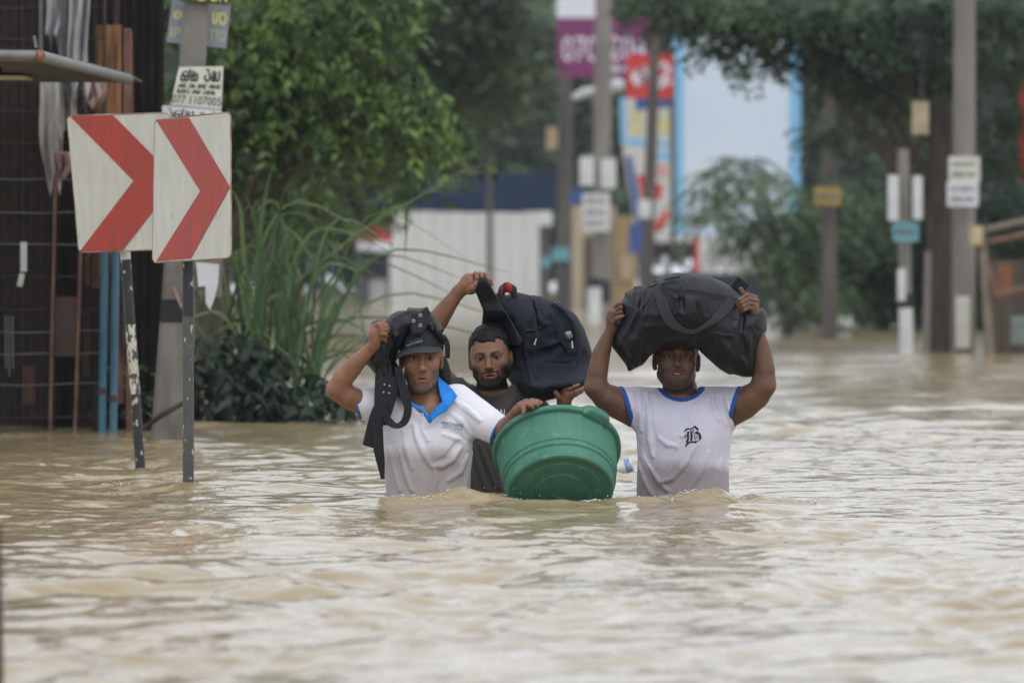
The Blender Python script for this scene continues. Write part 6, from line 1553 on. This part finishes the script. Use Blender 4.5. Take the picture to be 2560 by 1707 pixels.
def build_m1_bag():
    Y0 = 21.5
    root = empty('draped_bag', 'black strappy bag slung over the capped man\'s head and shoulder', 'bag', tuple(W(960, 960, Y0 - .05)))
    out = [(908, 869), (916, 848), (924, 826), (930, 806), (940, 800), (963, 801), (979, 786), (994, 778), (1016, 776), (1021, 769), (1049, 771), (1066, 768), (1077, 781), (1089, 795), (1096, 806), (1110, 823), (1106, 834), (1117, 850), (1113, 862), (1100, 857), (1088, 847), (1076, 834), (1058, 834), (1036, 840), (1018, 850), (1004, 864), (994, 880), (988, 898), (994, 925), (1003, 950), (1012, 975), (1016, 992), (1004, 1000), (990, 985), (972, 990), (950, 995), (938, 985), (942, 964), (941, 939), (928, 922), (915, 909), (910, 888)]
    D = Pillow(out, Y0 + .0, .135, .075, .0034, seed=41, wr=.07, wfreq=30, back=.6)
    for pts, rr, h in (([(985, 800), (1005, 790), (1012, 810), (1000, 850), (985, 890)], .013, .009), ([(960, 810), (970, 850), (962, 900), (958, 950)], .015, .008), ([(985, 885), (992, 930), (1002, 960), (1012, 988)], .010, .008), ([(940, 880), (946, 920), (956, 960)], .014, .007), ([(1010, 785), (1030, 782), (1055, 785)], .012, .006), ([(1085, 810), (1094, 830), (1108, 850)], .012, .008), ([(925, 870), (935, 905)], .014, .006), ([(1020, 800), (1010, 830)], .012, .006), ([(972, 900), (976, 940), (985, 975)], .012, .006)):
        D.fold(pts, rr, h)
    for pts in ([(978, 815), (975, 860), (968, 900)], [(950, 870), (955, 920)], [(1080, 800), (1084, 830)], [(1000, 870), (986, 920)]): D.fold(pts, .011, .006, 's')
    field_obj(D.F, 'bag', M_nylon, root)
    fl = Pillow([(1030, 783), (1048, 780), (1068, 766), (1077, 784), (1072, 806), (1064, 824), (1056, 835), (1028, 838), (1026, 820)], Y0 - .135, .007, .008, .0026, yoff=lambda X, Z: .35 * np.clip(Z - W(0, 835, Y0)[2], 0, .12), seed=3, wr=.02)
    field_obj(fl.F, 'flap', M_web, root)
    for px, py in ((1051, 788), (1051, 813), (1034, 802)):
        c = fl.on(px, py, .003); t = MB(); t.tube([c + .0052 * np.array((math.cos(a), 0, math.sin(a))) for a in np.linspace(0, 2 * math.pi, 15)], .0016, 6, caps=False); t.build('eyelet', M_silver, root)
    P_ = lambda px, py, dy: W(px, py, Y0 + dy)
    wpx = lambda a: a * Y0 / FPX
    def strap(pts, wd, name, th=.0032, n=24, fc=(0, -1, 0)): return ribbon([P_(*p) for p in pts], [wpx(a) for a in wd], th, name, M_web, root, n=n, crown=.0, face=fc)
    strap([(968, 940, -.125), (964, 985, -.135), (958, 1025, -.14), (950, 1060, -.14)], [60, 56, 46, 34], 'wide_strap')
    strap([(956, 1020, -.146), (944, 1045, -.147), (932, 1080, -.145), (921, 1116, -.14)], [44, 42, 36, 30], 'strap_tail')
    strap([(940, 1060, -.150), (945, 1110, -.148), (951, 1150, -.145), (957, 1197, -.14)], [34, 28, 22, 9], 'strap_tail')
    strap([(994, 915, -.13), (1004, 955, -.145), (1013, 990, -.155), (1020, 1022, -.158), (1012, 1052, -.16), (992, 1064, -.16), (972, 1052, -.158), (960, 1030, -.152), (956, 1010, -.148)], [20, 22, 23, 22, 19, 17, 19, 20, 20], 'strap_loop', n=44, fc=[(-.5, -1, 0), (-.3, -1, 0), (.1, -1, 0), (.5, -1, .2), (.3, -1, .6), (0, -1, .8), (-.4, -1, .4), (-.3, -1, 0), (0, -1, 0)])
    strap([(1106, 840, -.05), (1116, 855, -.06), (1119, 872, -.06), (1119, 895, -.055)], [14, 14, 13, 11], 'strap_end')
    for px, py in ((961, 961), (974, 964), (959, 980), (973, 982)):
        c = P_(px, py, -.1395 if py > 970 else -.136); MB().tube([c, c + np.array((0, -.004, 0))], [.0035, .0026], 10).build('rivet', M_silver, root)
    dr = Pillow([(1097, 905), (1106, 893), (1114, 888), (1122, 910), (1127, 931), (1130, 958), (1118, 966), (1104, 955), (1096, 940), (1094, 920)], Y0 + .02, .02, .02, .0034, seed=8, wr=.06)
    field_obj(dr.F, 'hanging_flap', M_nylon, root)
    return root
build_m1_bag()

# ================================================================== green tub
def build_tub():
    c = W(1391, 1121, 21.35); a = R(45)
    ax = np.array((-.06, math.sin(a), math.cos(a))); ax /= np.linalg.norm(ax)
    up_ = np.array((0.02, -math.cos(a), math.sin(a))); up_ -= ax * (up_ @ ax); up_ /= np.linalg.norm(up_)
    sx = np.cross(up_, ax); 
    Hh = .222; base = c - ax * Hh
    root = empty('plastic_tub', 'big scuffed green plastic tub tipped up on the water', 'tub', tuple(base))
    prof = [(0, .004), (.03, .004), (.034, .001), (.09, .001), (.094, .004), (.12, .004), (.124, .001), (.150, .001), (.154, .004), (.178, .004), (.188, -.002), (.197, .001), (.2015, .010), (.2055, .045), (.2120, .050), (.2125, .058), (.2090, .063), (.2100, .070), (.2150, .075), (.2155, .082), (.2160, .088), (.2245, .196), (.2300, .198), (.2390, .199), (.2420, .203), (.2425, .215), (.2390, .2215), (.2290, .2215), (.2250, .214), (.2080, .075), (.2010, .055), (.194, .012), (.185, .009), (0, .009)]
    n = 144; V, F_ = [], []
    for i in range(n):
        t = 2 * math.pi * i / n; seam = (i % 9 == 0)
        for k, (rr, h) in enumerate(prof):
            if seam and 20 <= k <= 21: rr += .0028
            if k in (24, 25) and True: rr += .0006 * math.sin(5 * t)
            V.append(base + ax * h + rr * (math.cos(t) * sx + math.sin(t) * up_))
    m = len(prof)
    for i in range(n):
        j = (i + 1) % n
        for k in range(m - 1): F_.append((i * m + k, j * m + k, j * m + k + 1, i * m + k + 1))
    M_tub = mat('green_plastic', (.044, .160, .106), .58, scale=5, col2=(.064, .195, .138), spec=.32, col3=(.13, .22, .17), s3=36, lo3=.56, hi3=.78, bump=.0006, bscale=30)
    o = mesh_obj('tub', V, F_, M_tub, root, smooth=True)
    bm = bmesh.new(); bm.from_mesh(o.data); bmesh.ops.remove_doubles(bm, verts=bm.verts, dist=1e-5); bmesh.ops.recalc_face_normals(bm, faces=bm.faces); bm.to_mesh(o.data); bm.free()
    auto_smooth(o, 35)
    for t0 in (R(128), R(308)):       # lugs moulded onto the rim
        V, F_ = [], []; k = 14
        for i in range(k + 1):
            t = t0 + R(15) * (2 * i / k - 1); e = 1 - abs(2 * i / k - 1) ** 4
            d = math.cos(t) * sx + math.sin(t) * up_
            for rr, h in ((.226, .190), (.236 + .014 * e, .192), (.243 + .016 * e, .200), (.243 + .016 * e, .2235 + .004 * e), (.236, .2275 + .004 * e), (.226, .2275)): V.append(base + d * rr + ax * h)
        for i in range(k):
            for j in range(6): F_.append((i * 6 + j, i * 6 + (j + 1) % 6, (i + 1) * 6 + (j + 1) % 6, (i + 1) * 6 + j))
        F_ += [tuple(range(6)), tuple(k * 6 + j for j in range(5, -1, -1))]
        q_ = mesh_obj('handle_lug', V, F_, M_tub, root)
        bm = bmesh.new(); bm.from_mesh(q_.data); bmesh.ops.recalc_face_normals(bm, faces=bm.faces); bm.to_mesh(q_.data); bm.free(); auto_smooth(q_, 40)
    return root
build_tub()

# ================================================================== floating bottle and things at the edge
bt = empty('plastic_bottle', 'clear plastic bottle with a blue label floating between tub and man', 'bottle', tuple(W(1565, 1168, 23.6)))
ba, bb_ = W(1530, 1176, 23.9), W(1584, 1160, 23.9); dv = (bb_ - ba) / np.linalg.norm(bb_ - ba)
M_pet = mat('cloudy_plastic', (.55, .56, .55), .2, var=.08, spec=.6)
auto_smooth(MB().tube([ba, ba + dv * .02, ba + dv * .045, ba + dv * .09], [.008, .012, .027, .029], 14).build('bottle', M_pet, bt), 50)
auto_smooth(MB().tube([ba + dv * .058, ba + dv * .082], [.0296, .0300], 14).build('label_band', mat('blue_label', (.05, .14, .42), .5, scale=30, col2=(.4, .45, .55)), bt))
auto_smooth(MB().tube([ba - dv * .012, ba], [.009, .009], 10).build('bottle_cap', M_print_white, bt))

# ================================================================== foam and droplets where the water breaks
def foam():
    g_ = np.random.default_rng(71); V, F_ = [], []
    octa = np.array([(1, 0, 0), (-1, 0, 0), (0, 1, 0), (0, -1, 0), (0, 0, 1), (0, 0, -1)], float); of = [(0, 2, 4), (2, 1, 4), (1, 3, 4), (3, 0, 4), (2, 0, 5), (1, 2, 5), (3, 1, 5), (0, 3, 5)]
    wb = m_water_bvh
    spots = [(1245, 1228, 16, 21.2, 50), (1218, 1222, 22, 21.25, 45), (1320, 1242, 60, 21.05, 60), (1470, 1243, 45, 21.05, 60), (1560, 1246, 60, 21.1, 110), (1640, 1240, 40, 21.15, 60), (1730, 1222, 50, 21.2, 70), (1860, 1240, 70, 21.1, 70), (1990, 1248, 60, 21.05, 50), (2120, 1245, 60, 21.1, 40), (1000, 1235, 40, 21.1, 30), (1080, 1240, 60, 21.1, 30), (560, 1150, 80, 24.5, 25), (280, 1180, 60, 23.0, 25)]
    for px, py, w, Y, n in spots:
        for _ in range(n):
            x = W(px + g_.normal() * w * .5, 0, Y)[0]; y = Y + g_.normal() * .035
            h = wb.ray_cast(Vector((x, y, 2)), Vector((0, 0, -1)))
            if h[0] is None: continue
            air = g_.random() < .18; z = h[0].z + (abs(g_.normal()) * .022 if air and px in (1245, 1218, 1560, 1320) else 0.0)
            r = (.0012 + .0022 * g_.random() ** 2) if air else (.0018 + .0045 * g_.random() ** 2); o_ = len(V)
            sq = np.array((1.6, 1.6, .55)) if not air else np.ones(3)
            V += list(octa * r * sq * g_.uniform(.7, 1.3, 3) + np.array((x, y, z))); F_ += [tuple(o_ + i for i in f) for f in of]
    o = mesh_obj('foam', V, F_, mat('foam', (.62, .60, .55), .25, var=.1, spec=.6), smooth=True)
    tag(o, 'flecks of foam and splash where the wading men break the water', 'foam', kind='stuff')
me_ = water.data; co = np.empty(len(me_.vertices) * 3); me_.vertices.foreach_get('co', co); co = co.reshape(-1, 3) + np.array(water.location)
pi = np.empty(len(me_.loops), dtype=np.int32); me_.loops.foreach_get('vertex_index', pi); pi = pi.reshape(-1, 4)
sel = ((np.abs(co[:, 0]) < 3) & (co[:, 1] > 20) & (co[:, 1] < 26)); pf = pi[sel[pi].all(1)]
used = np.unique(pf); remap = np.full(len(co), -1, dtype=np.int64); remap[used] = np.arange(len(used))
m_water_bvh = BVHTree.FromPolygons([tuple(p) for p in co[used]], [tuple(f) for f in remap[pf].tolist()])
foam()
st_ = MB().tube([W(-5, 1310, 12.0), W(-3, 1500, 12.0), W(-1, 1760, 12.0)], [.007, .008, .009], 8).build('rusty_stake', M_brown_sheet)
auto_smooth(st_); tag(st_, 'rusty stake at the lower left edge, close and out of focus', 'stake')
# ------------------------------------------------------------------ damp air down the street
hz = MB().box((0, 140, 7.0), (220, 380, 18.0)).build('haze', None)
hm = bpy.data.materials.new('haze'); hm.use_nodes = True; hn = hm.node_tree.nodes; hn.clear()
pv = hn.new('ShaderNodeVolumePrincipled'); pv.inputs['Color'].default_value = (.86, .92, .97, 1); pv.inputs['Density'].default_value = 0.00032; pv.inputs['Anisotropy'].default_value = 0.2
ho = hn.new('ShaderNodeOutputMaterial'); hm.node_tree.links.new(pv.outputs[0], ho.inputs['Volume'])
hz.data.materials.append(hm); tag(hz, 'thin damp haze filling the street', 'haze', kind='stuff')
